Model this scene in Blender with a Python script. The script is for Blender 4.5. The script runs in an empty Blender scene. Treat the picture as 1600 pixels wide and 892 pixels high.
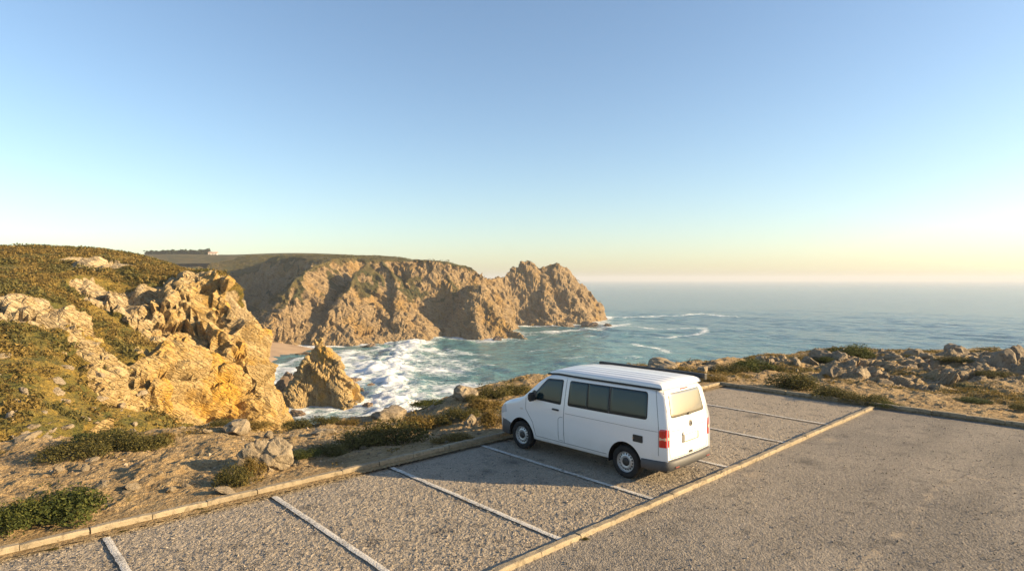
import bpy, bmesh, math, random
import numpy as np
from mathutils import Vector, Matrix

# ------------------------------------------------------------------ camera, sky, sun
sc = bpy.context.scene
col = sc.collection
R = math.radians
CAM_H = 4.07
F = 948.0 / 1600.0          # focal length over sensor width
SEA = -31.0

cam_d = bpy.data.cameras.new('camera')
cam_d.sensor_width = 36.0
cam_d.lens = 36.0 * F
cam_d.shift_y = -10.0 / 1600.0
cam_d.clip_start = 0.1
cam_d.clip_end = 60000.0
cam = bpy.data.objects.new('camera', cam_d)
cam.location = (0, 0, CAM_H)
cam.rotation_euler = (R(90), 0, 0)
col.objects.link(cam)
sc.camera = cam

SUN_EL = 17.0
SUN_AZ = 96.5               # degrees clockwise from +Y (the view direction)
world = bpy.data.worlds.new('World')
sc.world = world
world.use_nodes = True
wn = world.node_tree
sky = wn.nodes.new('ShaderNodeTexSky')
sky.sky_type = 'NISHITA'
sky.sun_disc = False
sky.sun_elevation = R(SUN_EL)
sky.sun_rotation = R(SUN_AZ)
sky.altitude = 0.0
sky.air_density = 1.05
sky.dust_density = 0.75
sky.ozone_density = 2.2
wn.nodes['Background'].inputs['Strength'].default_value = 0.086
wn.links.new(sky.outputs['Color'], wn.nodes['Background'].inputs['Color'])

sun_d = bpy.data.lights.new('sun', 'SUN')
sun_d.energy = 5.0
sun_d.angle = R(0.53)
sun_d.color = (1.0, 0.745, 0.42)
sun = bpy.data.objects.new('sun', sun_d)
sdir = Vector((math.sin(R(SUN_AZ)) * math.cos(R(SUN_EL)), math.cos(R(SUN_AZ)) * math.cos(R(SUN_EL)), math.sin(R(SUN_EL))))
sun.rotation_euler = sdir.to_track_quat('Z', 'Y').to_euler()
sun.location = (30, -5, 30)
col.objects.link(sun)

sc.view_settings.view_transform = 'Standard'
sc.view_settings.look = 'None'
sc.view_settings.exposure = 1.4
sc.view_settings.gamma = 1.0
sc.cycles.use_denoising = True
sc.cycles.max_bounces = 6
sc.cycles.diffuse_bounces = 3
sc.cycles.glossy_bounces = 3
sc.cycles.transmission_bounces = 3
sc.cycles.volume_bounces = 0
sc.cycles.caustics_reflective = False
sc.cycles.caustics_refractive = False

# ------------------------------------------------------------------ numpy noise
_rs = np.random.RandomState(7)
_PERM = np.concatenate([_rs.permutation(256)] * 3).astype(np.int32)
_g = _rs.normal(size=(256, 3)); _GRAD = (_g / np.linalg.norm(_g, axis=1)[:, None]).astype(np.float32)
_RND = _rs.rand(256, 4).astype(np.float32)

def _hash(ix, iy, iz):
    return _PERM[_PERM[_PERM[ix & 255] + (iy & 255)] + (iz & 255)]

def perlin(p):
    p = np.asarray(p, dtype=np.float32)
    i = np.floor(p).astype(np.int32); f = p - i
    u = f * f * f * (f * (f * 6 - 15) + 10)
    out = 0.0
    for dx in (0, 1):
        wx = u[:, 0] if dx else 1 - u[:, 0]
        for dy in (0, 1):
            wy = u[:, 1] if dy else 1 - u[:, 1]
            for dz in (0, 1):
                wz = u[:, 2] if dz else 1 - u[:, 2]
                g = _GRAD[_hash(i[:, 0] + dx, i[:, 1] + dy, i[:, 2] + dz)]
                d = g[:, 0] * (f[:, 0] - dx) + g[:, 1] * (f[:, 1] - dy) + g[:, 2] * (f[:, 2] - dz)
                out = out + wx * wy * wz * d
    return out * 1.6

def fbm(p, octaves=4, gain=0.5, off=0.0):
    p = np.asarray(p, dtype=np.float32) + off
    a, s = 1.0, 0.0
    for k in range(octaves):
        s = s + a * perlin(p * (2.03 ** k) + 17.3 * k)
        a *= gain
    return s

def ridged(p, octaves=4, off=0.0):
    p = np.asarray(p, dtype=np.float32) + off
    a, s = 1.0, 0.0
    for k in range(octaves):
        s = s + a * (1 - 2 * np.abs(perlin(p * (2.1 ** k) + 9.1 * k)))
        a *= 0.5
    return s

def worley(p, block=False):
    """F1, F2, four random numbers of the nearest cell and the offset from its point"""
    p = np.asarray(p, dtype=np.float32)
    i = np.floor(p).astype(np.int32)
    n = len(p)
    f1 = np.full(n, 9.0, np.float32); f2 = np.full(n, 9.0, np.float32)
    hid = np.zeros(n, np.int32); off = np.zeros((n, 3), np.float32)
    for dx in (-1, 0, 1):
        for dy in (-1, 0, 1):
            for dz in (-1, 0, 1):
                c = i + np.array([dx, dy, dz], np.int32)
                h = _hash(c[:, 0], c[:, 1], c[:, 2])
                v = p - (c + _RND[h, :3])
                d = np.abs(v).max(1) ** 2 if block else np.einsum('ij,ij->i', v, v)
                near = d < f1
                f2 = np.where(near, f1, np.minimum(f2, d))
                f1 = np.where(near, d, f1)
                hid = np.where(near, h, hid)
                off[near] = v[near]
    return np.sqrt(f1), np.sqrt(f2), _RND[(hid * 7 + 31) & 255], off

def sm(a, b, x):
    t = np.clip((x - a) / (b - a), 0, 1)
    return t * t * (3 - 2 * t)

def rotm(ax, ay, az):
    return np.array((Matrix.Rotation(ax, 3, 'X') @ Matrix.Rotation(ay, 3, 'Y') @ Matrix.Rotation(az, 3, 'Z')), np.float32)

STRATA = rotm(0.35, -0.55, 0.5)

def rock_disp(P, L, A, seed=0.0, aniso=(1, 1, 0.55), crack=0.5, warp=0.12, tilt=1.6, block=False):
    """blocky fractured relief: every cell is a tilted facet with open joints between"""
    q = (P @ STRATA.T) / (np.array(aniso, np.float32) * L) + seed
    w = np.stack([perlin(q * 0.9 + 3.1), perlin(q * 0.9 + 7.7), perlin(q * 0.9 + 12.9)], 1)
    f1, f2, rnd, off = worley(q + warp * w, block)
    d = (rnd[:, 0] - 0.5) + tilt * ((rnd[:, 1:4] - 0.5) * off).sum(1)
    d = d - crack * np.exp(-((f2 - f1) / 0.09) ** 2)
    return A * d

# ------------------------------------------------------------------ mesh helpers
def np_mesh(name, V, Fq, smooth=False):
    V = np.asarray(V, np.float32); Fq = np.asarray(Fq, np.int32)
    me = bpy.data.meshes.new(name)
    k = Fq.shape[1]
    me.vertices.add(len(V)); me.vertices.foreach_set('co', V.ravel())
    me.loops.add(Fq.size); me.loops.foreach_set('vertex_index', Fq.ravel())
    me.polygons.add(len(Fq))
    me.polygons.foreach_set('loop_start', np.arange(0, Fq.size, k, dtype=np.int32))
    me.update(calc_edges=True)
    me.polygons.foreach_set('use_smooth', np.full(len(Fq), smooth))
    me.validate()
    return me

def grid_faces(ny, nx, mask=None):
    a = np.arange(ny * nx).reshape(ny, nx)
    q = np.stack([a[:-1, :-1], a[:-1, 1:], a[1:, 1:], a[1:, :-1]], -1).reshape(-1, 4)
    if mask is not None:
        q = q[mask[:-1, :-1].ravel()]
    return q

def attr(me, name, vals):
    a = me.attributes.new(name, 'FLOAT', 'POINT')
    a.data.foreach_set('value', np.asarray(vals, np.float32))

def normals(me):
    n = np.zeros(len(me.vertices) * 3, np.float32)
    me.vertex_normals.foreach_get('vector', n)
    return n.reshape(-1, 3)

def coords(me):
    v = np.zeros(len(me.vertices) * 3, np.float32)
    me.vertices.foreach_get('co', v)
    return v.reshape(-1, 3)

def set_coords(me, V):
    me.vertices.foreach_set('co', np.asarray(V, np.float32).ravel()); me.update()

def link(name, me, mat=None, parent=None, loc=None, rz=None, label=None, cat=None, group=None, kind=None):
    o = bpy.data.objects.new(name, me)
    if mat is not None and me is not None and len(me.materials) == 0:
        me.materials.append(mat)
    col.objects.link(o)
    if parent: o.parent = parent
    if loc is not None: o.location = loc
    if rz is not None: o.rotation_euler = (0, 0, rz)
    for k, v in (('label', label), ('category', cat), ('group', group), ('kind', kind)):
        if v: o[k] = v
    return o

def pydata(name, V, Fc, smooth=False):
    me = bpy.data.meshes.new(name)
    me.from_pydata([tuple(v) for v in V], [], Fc)
    me.update()
    if smooth:
        me.polygons.foreach_set('use_smooth', np.ones(len(me.polygons), bool))
    return me

def bevel_box(name, x0, x1, y0, y1, z0, z1, r=0.01, seg=2, jit=None):
    bm = bmesh.new()
    bmesh.ops.create_cube(bm, size=1.0)
    for v in bm.verts:
        v.co = Vector((x0 + (v.co.x + .5) * (x1 - x0), y0 + (v.co.y + .5) * (y1 - y0), z0 + (v.co.z + .5) * (z1 - z0)))
    if jit:
        for v in bm.verts: v.co += Vector([random.uniform(-jit, jit) for _ in range(3)])
    if r > 0:
        bmesh.ops.bevel(bm, geom=bm.edges[:], offset=r, segments=seg, affect='EDGES', profile=0.6)
    me = bpy.data.meshes.new(name); bm.to_mesh(me); bm.free()
    return me

def at(px, py, d):
    """real position of something seen at that place of the photograph and standing d metres away"""
    return np.array(((px - 800) / 948.0 * d, d, CAM_H - (py - 436) / 948.0 * d))

def at_z(px, py, z):
    return at(px, py, 948.0 * (CAM_H - z) / (py - 436))

# the car park's own axes: u along the outer kerb, v across it towards the sea
P0 = np.array((-0.753, 14.88))
UA = np.array((0.733, 0.680)); UA /= np.linalg.norm(UA)
VA = np.array((-UA[1], UA[0]))
LOT_ROT = math.atan2(UA[1], UA[0])
def lot(s, t, z=0.0):
    p = P0 + s * UA + t * VA
    return Vector((p[0], p[1], z))
def lot_st(x, y):
    dx, dy = x - P0[0], y - P0[1]
    return dx * UA[0] + dy * UA[1], dx * VA[0] + dy * VA[1]

# ------------------------------------------------------------------ materials
class NT:
    def __init__(self, name):
        self.m = bpy.data.materials.new(name); self.m.use_nodes = True
        self.t = self.m.node_tree; self.b = self.t.nodes['Principled BSDF']
        self._p = None
    def n(self, typ, **kw):
        nd = self.t.nodes.new(typ)
        for k, v in kw.items():
            if k in nd.inputs.keys() if isinstance(k, str) else False: nd.inputs[k].default_value = v
            else: setattr(nd, k, v)
        return nd
    def l(self, a, b): self.t.links.new(a, b)
    def pos(self):
        if self._p is None: self._p = self.n('ShaderNodeNewGeometry').outputs['Position']
        return self._p
    def obj(self):
        return self.n('ShaderNodeTexCoord').outputs['Object']
    def noise(self, scale, detail=5, rough=0.55, vec=None, out='Fac', dist=0.0):
        nd = self.n('ShaderNodeTexNoise'); nd.inputs['Scale'].default_value = scale
        nd.inputs['Detail'].default_value = detail; nd.inputs['Roughness'].default_value = rough
        nd.inputs['Distortion'].default_value = dist
        self.l(vec or self.pos(), nd.inputs['Vector']); return nd.outputs[out]
    def vor(self, scale, feat='F1', vec=None, out='Distance', rand=1.0):
        nd = self.n('ShaderNodeTexVoronoi', feature=feat); nd.inputs['Scale'].default_value = scale
        nd.inputs['Randomness'].default_value = rand
        self.l(vec or self.pos(), nd.inputs['Vector']); return nd.outputs[out]
    def ramp(self, fac, stops, interp='LINEAR'):
        nd = self.n('ShaderNodeValToRGB'); cr = nd.color_ramp; cr.interpolation = interp
        while len(cr.elements) < len(stops): cr.elements.new(0.5)
        for e, (p, c) in zip(cr.elements, stops):
            e.position = p
            e.color = (c, c, c, 1) if isinstance(c, (int, float)) else (*c, 1)
        self.l(fac, nd.inputs['Fac']); return nd.outputs['Color']
    def mix(self, fac, a, b, mode='MIX'):
        nd = self.n('ShaderNodeMix', data_type='RGBA', blend_type=mode)
        for v, i in ((fac, 0), (a, 6), (b, 7)):
            if isinstance(v, (int, float)): nd.inputs[i].default_value = v
            elif isinstance(v, tuple): nd.inputs[i].default_value = (*v, 1)
            else: self.l(v, nd.inputs[i])
        return nd.outputs[2]
    def math(self, op, a, b=0.0, c=0.0, clamp=False):
        nd = self.n('ShaderNodeMath', operation=op); nd.use_clamp = clamp
        for i, v in enumerate((a, b, c)):
            if isinstance(v, (int, float)): nd.inputs[i].default_value = v
            else: self.l(v, nd.inputs[i])
        return nd.outputs[0]
    def at(self, name):
        return self.n('ShaderNodeAttribute', attribute_name=name).outputs['Fac']
    def scale_vec(self, v, s):
        nd = self.n('ShaderNodeVectorMath', operation='MULTIPLY'); self.l(v, nd.inputs[0]); nd.inputs[1].default_value = s
        return nd.outputs[0]
    def rot_vec(self, v, e):
        nd = self.n('ShaderNodeVectorRotate', rotation_type='EULER_XYZ'); self.l(v, nd.inputs['Vector']); nd.inputs['Rotation'].default_value = e
        return nd.outputs[0]
    def bump(self, h, strength, dist, prev=None):
        nd = self.n('ShaderNodeBump'); nd.inputs['Strength'].default_value = strength; nd.inputs['Distance'].default_value = dist
        self.l(h, nd.inputs['Height'])
        if prev is not None: self.l(prev, nd.inputs['Normal'])
        return nd.outputs[0]
    def out(self, color=None, rough=None, normal=None, **kw):
        for v, k in ((color, 'Base Color'), (rough, 'Roughness'), (normal, 'Normal')):
            if v is None: continue
            if isinstance(v, (int, float)): self.b.inputs[k].default_value = v
            elif isinstance(v, tuple): self.b.inputs[k].default_value = (*v, 1)
            else: self.l(v, self.b.inputs[k])
        for k, v in kw.items():
            self.b.inputs[k.replace('_', ' ')].default_value = v
        return self.m

def plain(name, c, rough=0.5, **kw):
    return NT(name).out(c, rough, **kw)

def rock_material(name, light, mid, dark, ochre, scale=1.0, veg=True, bdist=0.25, green=(0.050, 0.058, 0.016), dry=(0.150, 0.098, 0.030)):
    t = NT(name)
    st = t.scale_vec(t.rot_vec(t.pos(), (0.35, -0.55, 0.5)), (1, 1, 4.5))
    n1 = t.noise(0.16 / scale, 6, 0.6)
    n2 = t.noise(0.9 / scale, 6, 0.65, vec=st)
    n3 = t.noise(4.0 / scale, 4, 0.6)
    c = t.mix(t.ramp(n2, [(0.36, 0.0), (0.62, 1.0)]), mid, light)
    c = t.mix(t.ramp(n1, [(0.52, 0.0), (0.66, 0.85)]), c, ochre)
    c = t.mix(t.at('pale'), c, t.mix(t.ramp(n2, [(0.36, 0.0), (0.62, 1.0)]), (0.25, 0.195, 0.120), (0.42, 0.34, 0.225)))
    c = t.mix(t.math('MULTIPLY', t.at('ochre'), t.ramp(n1, [(0.42, 0.0), (0.58, 0.9)])), c, ochre)
    c = t.mix(t.ramp(n3, [(0.34, 0.75), (0.48, 0.0)]), c, dark)
    vor = t.vor(0.7 / scale, 'DISTANCE_TO_EDGE', vec=st)
    crack = t.ramp(vor, [(0.0, 0.0), (0.10, 1.0)])
    vor2 = t.vor(2.6 / scale, 'DISTANCE_TO_EDGE', vec=st)
    crack2 = t.ramp(vor2, [(0.0, 0.0), (0.12, 1.0)])
    h = t.math('ADD', t.math('MULTIPLY', n2, 1.2), t.math('ADD', t.math('MULTIPLY', crack, 0.55), t.math('MULTIPLY', crack2, 0.10)))
    h = t.math('ADD', h, t.math('MULTIPLY', n3, 0.5))
    if veg:
        v = t.at('veg')
        vn = t.noise(1.3 / scale, 5, 0.7)
        vm = t.ramp(t.math('ADD', v, t.math('MULTIPLY', t.math('SUBTRACT', vn, 0.5), 1.1)), [(0.44, 0.0), (0.56, 1.0)])
        gn = t.noise(0.35 / scale, 5, 0.65)
        g2 = t.noise(5.0 / scale, 3, 0.7)
        vc = t.mix(t.ramp(gn, [(0.40, 0.0), (0.60, 1.0)]), green, dry)
        vc = t.mix(t.ramp(g2, [(0.35, 0.55), (0.6, 0.0)]), vc, (0.020, 0.026, 0.010))
        c = t.mix(vm, c, vc)
        h = t.math('ADD', h, t.math('MULTIPLY', t.math('MULTIPLY', vm, g2), 1.4))
    return t.out(c, 0.9, t.bump(h, 0.9, bdist * scale), Specular_IOR_Level=0.25)
# ------------------------------------------------------------------ terrain
def tps(pts, vals, lam=0.0):
    pts = np.asarray(pts, float); vals = np.asarray(vals, float); sc_ = 50.0
    p = pts / sc_
    def phi(r2): return np.where(r2 > 1e-12, 0.5 * r2 * np.log(np.maximum(r2, 1e-12)), 0.0)
    n = len(p)
    r2 = ((p[:, None] - p[None]) ** 2).sum(-1)
    A = np.zeros((n + 3, n + 3)); A[:n, :n] = phi(r2) + lam * np.eye(n)
    A[:n, n] = 1; A[:n, n + 1:] = p; A[n, :n] = 1; A[n + 1:, :n] = p.T
    w = np.linalg.solve(A, np.concatenate([vals, np.zeros(3)]))
    def f(x, y):
        q = np.stack([np.ravel(x), np.ravel(y)], 1) / sc_
        out = w[n] + q @ w[n + 1:]
        for k in range(n):
            out = out + w[k] * phi(((q - p[k]) ** 2).sum(1))
        return out.reshape(np.shape(x))
    return f

def seg_dist(x, y, poly, closed=True):
    """distance to a polyline; for a closed one also whether the point is inside"""
    poly = np.asarray(poly, float); n = len(poly)
    d = np.full(np.shape(x), 1e9); ins = np.zeros(np.shape(x), bool)
    for i in range(n if closed else n - 1):
        a, b = poly[i], poly[(i + 1) % n]
        e = b - a
        h = np.clip(((x - a[0]) * e[0] + (y - a[1]) * e[1]) / (e @ e), 0, 1)
        d = np.minimum(d, np.hypot(x - a[0] - h * e[0], y - a[1] - h * e[1]))
        if closed:
            c = ((a[1] > y) != (b[1] > y))
            with np.errstate(divide='ignore', invalid='ignore'):
                c &= x < (b[0] - a[0]) * (y - a[1]) / (b[1] - a[1]) + a[0]
            ins ^= c
    return np.where(ins, d, -d) if closed else d

def P3(x, y, z): return np.stack([np.ravel(x), np.ravel(y), np.ravel(z)], 1).astype(np.float32)

# --- ground around the car park: flat heath that breaks off to the sea
EDGE_PX = [-700, -200, 0, 100, 270, 430, 520, 600, 720, 830, 950, 1085, 1160, 1260, 1400, 1600, 1900, 2600]
EDGE_D = [17, 16.5, 16.5, 17, 18.5, 20, 21, 22.5, 24.5, 28, 30, 31, 33, 37, 37, 37, 38, 42]
def edge_d(x, y):
    return np.interp(800 + 948 * x / np.maximum(y, 0.1), EDGE_PX, EDGE_D)

OUTCROP = [(15.2, 25.0, 3.2, 2.6), (19.0, 25.5, 3.6, 3.2), (22.5, 26.5, 3.4, 3.4), (17.5, 29.5, 3.4, 2.6), (22.5, 31, 3.8, 3.4), (26.5, 31.0, 3.6, 3.6), (13.5, 30.0, 1.6, 1.0), (27, 27, 3, 2.6), (9.0, 29.5, 1.2, 0.8)]
def outcrop_mask(x, y):
    m = np.zeros(np.shape(x))
    for cx, cy, a, b in OUTCROP:
        m = np.maximum(m, 1 - ((x - cx) / a) ** 2 - ((y - cy) / b) ** 2)
    return np.clip(m, 0, 1)

def near_h(x, y, fine=True):
    x = np.asarray(x, float); y = np.asarray(y, float)
    s, t = lot_st(x, y)
    e = np.maximum(t - 0.25, s - 12.25)
    dpt = np.maximum(y, 0.1)
    ed = edge_d(x, y)
    past = np.maximum(dpt - ed, 0)
    px = 800 + 948 * x / dpt
    left = sm(520, 380, px)
    z = 0.04 - (0.055 + 0.075 * sm(330, 450, px) * sm(740, 640, px)) * np.clip(e - 0.4, 0, 9) * sm(1400, 900, px) - 0.012 * np.clip(e - 0.4, 0, 30) * sm(900, 1400, px)
    q = P3(x, y, np.zeros_like(x)); shp = x.shape
    big = fbm(q * 0.22, 3).reshape(shp); small = fbm(q * 1.1, 4, off=5.0).reshape(shp)
    amp = sm(0.1, 2.2, e)
    z = z + amp * (0.16 * big + 0.075 * small)
    om = outcrop_mask(x, y)
    z = z + 0.10 * np.sqrt(om) * amp + 0.14 * om * amp
    drop = past * (0.75 + 0.35 * big) + 0.02 * past ** 2
    dropl = past * 0.28 + 0.003 * past ** 2
    z = z - (drop * (1 - left) + dropl * left)
    return z

def build_near():
    ang = np.linspace(R(-62), R(58), 900)
    rad = 5.0 * np.exp(np.linspace(0, math.log(52 / 5.0), 520))
    A_, R_ = np.meshgrid(ang, rad)
    x = np.sin(A_) * R_; y = np.cos(A_) * R_
    s, t = lot_st(x, y)
    keep = (np.maximum(t - 0.05, s - 12.05) > -0.12) & (y > 3)
    z = near_h(x, y)
    e = np.maximum(t - 0.25, s - 12.25)
    amp = sm(0.1, 1.2, e)
    P = P3(x, y, z)
    om = outcrop_mask(x, y).ravel()
    rockn = fbm(P * 0.5, 3, off=11.0)
    rk = sm(0.10, 0.40, om * (0.55 + 0.9 * fbm(P * 0.55, 3, off=19.0)) + 0.45 * rockn * (om > 0)) 
    # loose stony ground: small bumps everywhere, bedrock where the outcrop is
    ns = (fbm(P * 5.0, 3, off=2.0) * 0.028 + np.maximum(fbm(P * 2.2, 3, off=8.0), 0) * 0.065) * amp.ravel()
    P[:, 2] += ns
    d = rock_disp(P, 2.2, 0.40, 3.0, crack=0.45, tilt=2.2, aniso=(1, 1.5, 0.5)) + rock_disp(P, 0.6, 0.17, 9.0, crack=0.5)
    dist = np.array([0.25, -0.45, 0.85], np.float32)
    P = P + (d * rk * amp.ravel())[:, None] * dist
    me = np_mesh('ground', P, grid_faces(*x.shape, mask=keep), smooth=False)
    # what covers it: dry grass against bare sandy soil
    vg = 0.42 + 0.55 * fbm(P * 0.33, 3, off=21.0) + 0.25 * fbm(P * 1.4, 3, off=4.0)
    vg -= 0.5 * sm(0.9, 0.1, e).ravel()
    px = (800 + 948 * x / y).ravel()
    path = np.exp(-((e.ravel() - 1.6) / 1.5) ** 2) * sm(1150, 1250, px)
    vg -= 0.9 * path + 0.7 * rk
    vg -= 0.28 * sm(900, 700, px)
    attr(me, 'veg', vg); attr(me, 'rockm', rk)
    return me

def ground_material():
    t = NT('heath_ground')
    n1 = t.noise(0.6, 6, 0.65); n2 = t.noise(4.5, 6, 0.7); n3 = t.noise(22, 4, 0.7)
    soil = t.mix(t.ramp(n1, [(0.38, 0.0), (0.62, 1.0)]), (0.195, 0.130, 0.060), (0.320, 0.220, 0.105))
    soil = t.mix(t.ramp(n2, [(0.40, 0.0), (0.66, 1.0)]), soil, (0.385, 0.280, 0.150))
    soil = t.mix(t.ramp(n3, [(0.36, 0.7), (0.50, 0.0)]), soil, (0.115, 0.075, 0.045))
    v = t.at('veg')
    vm = t.ramp(t.math('ADD', v, t.math('MULTIPLY', t.math('SUBTRACT', n2, 0.5), 1.6)), [(0.42, 0.0), (0.60, 1.0)])
    vc = t.mix(t.ramp(n1, [(0.40, 0.0), (0.60, 1.0)]), (0.085, 0.080, 0.026), (0.20, 0.135, 0.050))
    vc = t.mix(t.ramp(n3, [(0.38, 0.8), (0.56, 0.0)]), vc, (0.030, 0.030, 0.012))
    c = t.mix(vm, soil, vc)
    rk = t.mix(t.ramp(n2, [(0.35, 0.0), (0.62, 1.0)]), (0.205, 0.155, 0.098), (0.315, 0.240, 0.152))
    rk = t.mix(t.ramp(n3, [(0.34, 0.8), (0.46, 0.0)]), rk, (0.10, 0.085, 0.065))
    c = t.mix(t.at('rockm'), c, rk)
    peb = t.vor(14.0)
    h = t.math('ADD', t.math('MULTIPLY', n2, 0.9), t.math('MULTIPLY', n3, 0.55))
    h = t.math('SUBTRACT', h, t.math('MULTIPLY', peb, 0.35))
    return t.out(c, 0.95, t.bump(h, 0.9, 0.10), Specular_IOR_Level=0.2)

link('ground', build_near(), ground_material(), kind='structure', label='stony heath ground between the car park and the cliff edge')

# --- land behind and beside the viewer, out to the horizon
def build_hinterland():
    g = [-3000, -900, -300, -120, -60, 60, 120, 300, 900, 3000]
    xs = np.array(g, float); ys = np.array([-3000, -900, -300, -120, -60, -30, -8, 4], float)
    X, Y = np.meshgrid(xs, ys)
    Z = np.full(X.shape, -0.35) - 0.012 * np.maximum(np.hypot(X, Y) - 60, 0) ** 0.6
    return np_mesh('heath', P3(X, Y, Z), grid_faces(*X.shape))
hm = NT('heath_cover')
link('heath', build_hinterland(), hm.out(hm.mix(hm.ramp(hm.noise(0.05), [(0.4, 0), (0.6, 1)]), (0.12, 0.10, 0.04), (0.24, 0.17, 0.09)), 0.95), kind='structure', label='open heath on the landward side')

# --- the golden hillside and its cliff across the gully
HILL = [  # (px, py, distance)
 (0,388,90),(60,387,92),(110,391,92),(165,399,90),(200,412,86),(245,430,80),(300,439,78),(338,446,76),
 (0,415,76),(70,420,77),(130,418,79),(190,424,79),
 (0,445,64),(60,445,66),(110,440,70),(140,445,71),(0,485,53),(50,470,57),(100,478,58),(150,470,68),
 (0,520,47),(60,520,49),(120,500,58),(160,510,62),(200,450,76),(190,480,70),(240,455,75),(250,500,70),(300,455,76),(300,500,71),
 (0,560,41.5),(70,570,42),(130,560,50),(150,590,48),(200,550,58),(215,600,53),(240,540,64),(290,530,70),(330,480,75),(335,530,71),
 (0,620,36),(60,640,36),(120,640,40),(170,640,43),(230,640,50),(260,610,54),(265,570,59),
 (0,680,32),(80,690,33),(160,690,37),(230,670,43),(270,660,49),(290,640,56),(285,590,60),(320,580,65),(370,560,70),(345,620,63),(390,600,68),(400,550,72),
 (415,600,69),(425,640,66),(330,665,58),(380,655,62),
]
hp = [at(*c) for c in HILL]
hx = [(p[0], p[1]) for p in hp]; hz = [p[2] for p in hp]
extra = [ # seaward flank and the back of the hill
 (-24.0,62,-17),(-20,58,-24),(-14,52,-31),(-22,72,-22),(-16,70,-33),(-25,84,-16),(-19,86,-30),(-33,92,-7),(-26,98,-24),(-45,104,-3),(-36,112,-20),(-55,120,-1),(-48,130,-18),
 (-75,120,5.5),(-100,110,9),(-85,80,7),(-95,60,5.5),(-70,50,2.0),(-100,40,3),(-60,28,-2),(-90,22,0),(-40,22,-5.0),(-30,30,-6.5),(-24,38,-9),(-20,46,-14),(-14,40,-20),(-8,46,-31),(-90,140,6),(-70,150,-8),(-60,150,-20),
]
hx += [(e[0], e[1]) for e in extra]; hz += [e[2] for e in extra]
hill_f = tps(hx, hz, 1e-4)

CRAGS = [ # (px, py, distance, radius m, raise m): bare rock standing out of the slope
 (170,452,71,4.2,1.3),(245,474,72,5.2,1.6),(300,456,75,5.0,0.6),(325,470,75,4.0,0.5),(290,520,70,5.0,0.6),(330,525,71,6.0,0.8),
 (60,486,55,4.2,1.2),(20,488,53,3.0,0.9),(130,500,57,2.4,1.2),(140,545,53,2.6,1.3),(155,590,49,2.4,1.2),(180,625,46,2.2,0.9),(225,640,50,3.0,0.9),(245,605,55,3.0,0.6),
 (300,600,61,5,0.6),(350,590,66,6,0.7),(395,590,69,5.5,0.6),(340,640,60,5,0.5),(400,640,64,6,0.5),(370,550,71,4,0.8),(165,413,82,4,0.2),(125,410,84,2.5,0.2),(290,650,55,3,0.4),(425,610,68,6,.5),(380,520,73,4,.6),(265,560,60,3.4,.7)]

BRINK = [(-160, 15), (-25, 15), (-20.5, 50)] + [tuple(at(*c)[:2]) for c in ((433,655,61),(432,610,65),(418,575,68),(400,545,70.5),(376,520,72.5),(354,480,74.5),(347,450,75.5),(343,436,77))] + [(-40, 90), (-52, 110), (-62, 128), (-70, 160), (-160, 160)]
def build_hill():
    xs = np.arange(-100, -8, 0.25); ys = np.arange(23, 128, 0.30)
    X, Y = np.meshgrid(xs, ys)
    Z = hill_f(X, Y)
    # the seaward brink: beyond it the land falls sheer to the water
    q0 = P3(X, Y, np.zeros_like(X))
    jag = 1.6 * fbm(q0 * 0.12, 3, off=77.0).reshape(X.shape)
    over = np.maximum(-seg_dist(X, Y, BRINK) + jag - 0.6, 0)
    Z = np.minimum(Z, np.minimum(Z, 9.0) - 2.4 * over)
    Z = np.maximum(Z, SEA - 5)
    rock = np.zeros(X.shape)
    for (px, py, d, r, up) in CRAGS:
        c = at(px, py, d)
        g = np.maximum(1 - ((X - c[0]) / r) ** 2 - ((Y - c[1]) / (r * 1.15)) ** 2, 0)
        Z = Z + up * np.sqrt(g)
        rock = np.maximum(rock, g)
    gy, gx = np.gradient(Z, 0.30, 0.25)
    slope = np.hypot(gx, gy)
    P = P3(X, Y, Z)
    me = np_mesh('cliff', P, grid_faces(*X.shape))
    N = normals(me)
    nz = fbm(P * 0.28, 3, off=31.0)
    seaward = sm(-42, -30, X).ravel()
    rk = np.clip(sm(0.05, 0.40, rock.ravel() + 0.30 * nz * (rock.ravel() > 0)) + sm(0.95, 1.5, slope.ravel() + 0.3 * nz) + 0 * seaward, 0, 1)
    d = 0.55 * fbm(P * 0.16, 3, off=40.0) * (0.4 + rk)
    d = d + rk * (rock_disp(P, 8.0, 2.1, 1.0, crack=0.6, aniso=(1, 1.5, 0.6), tilt=1.3, block=True) + rock_disp(P, 3.6, 0.95, 5.0, crack=0.6, aniso=(1, 1.5, 0.5), tilt=1.0, block=True) + rock_disp(P, 1.4, 0.30, 8.0, crack=0.7, aniso=(1, 1.5, 0.5), tilt=1.0, block=True))
    d = d + (1 - rk) * (0.16 * np.abs(fbm(P * 0.9, 4, off=3.0)) + 0.10 * fbm(P * 2.5, 2, off=6.0))
    d = d * (1 - 0.6 * sm(3.0, 6.0, P[:, 2]))
    P2 = P + N * d[:, None]
    set_coords(me, P2)
    attr(me, 'veg', 1.15 - 1.35 * rk + 0.25 * fbm(P * 0.2, 3, off=50) )
    attr(me, 'rockm', rk)
    oc = np.zeros(len(P))
    for (px, py, d_, r_) in ((300,590,62,6),(330,640,61,6),(285,560,62,4),(310,500,73,3.5),(340,455,76,3)):
        c_ = at(px, py, d_); oc = np.maximum(oc, np.exp(-(((P[:, 0] - c_[0]) / r_) ** 2 + ((P[:, 1] - c_[1]) / r_) ** 2)))
    attr(me, 'ochre', np.clip(1.3 * oc, 0, 1))
    attr(me, 'pale', np.clip(sm(-5, 1, P[:, 2] + 2 * nz) * 0.75, 0, 1) * (1 - np.clip(1.3 * oc, 0, 1)))
    return me, rk
hill_me, hill_rk = build_hill()
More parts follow.
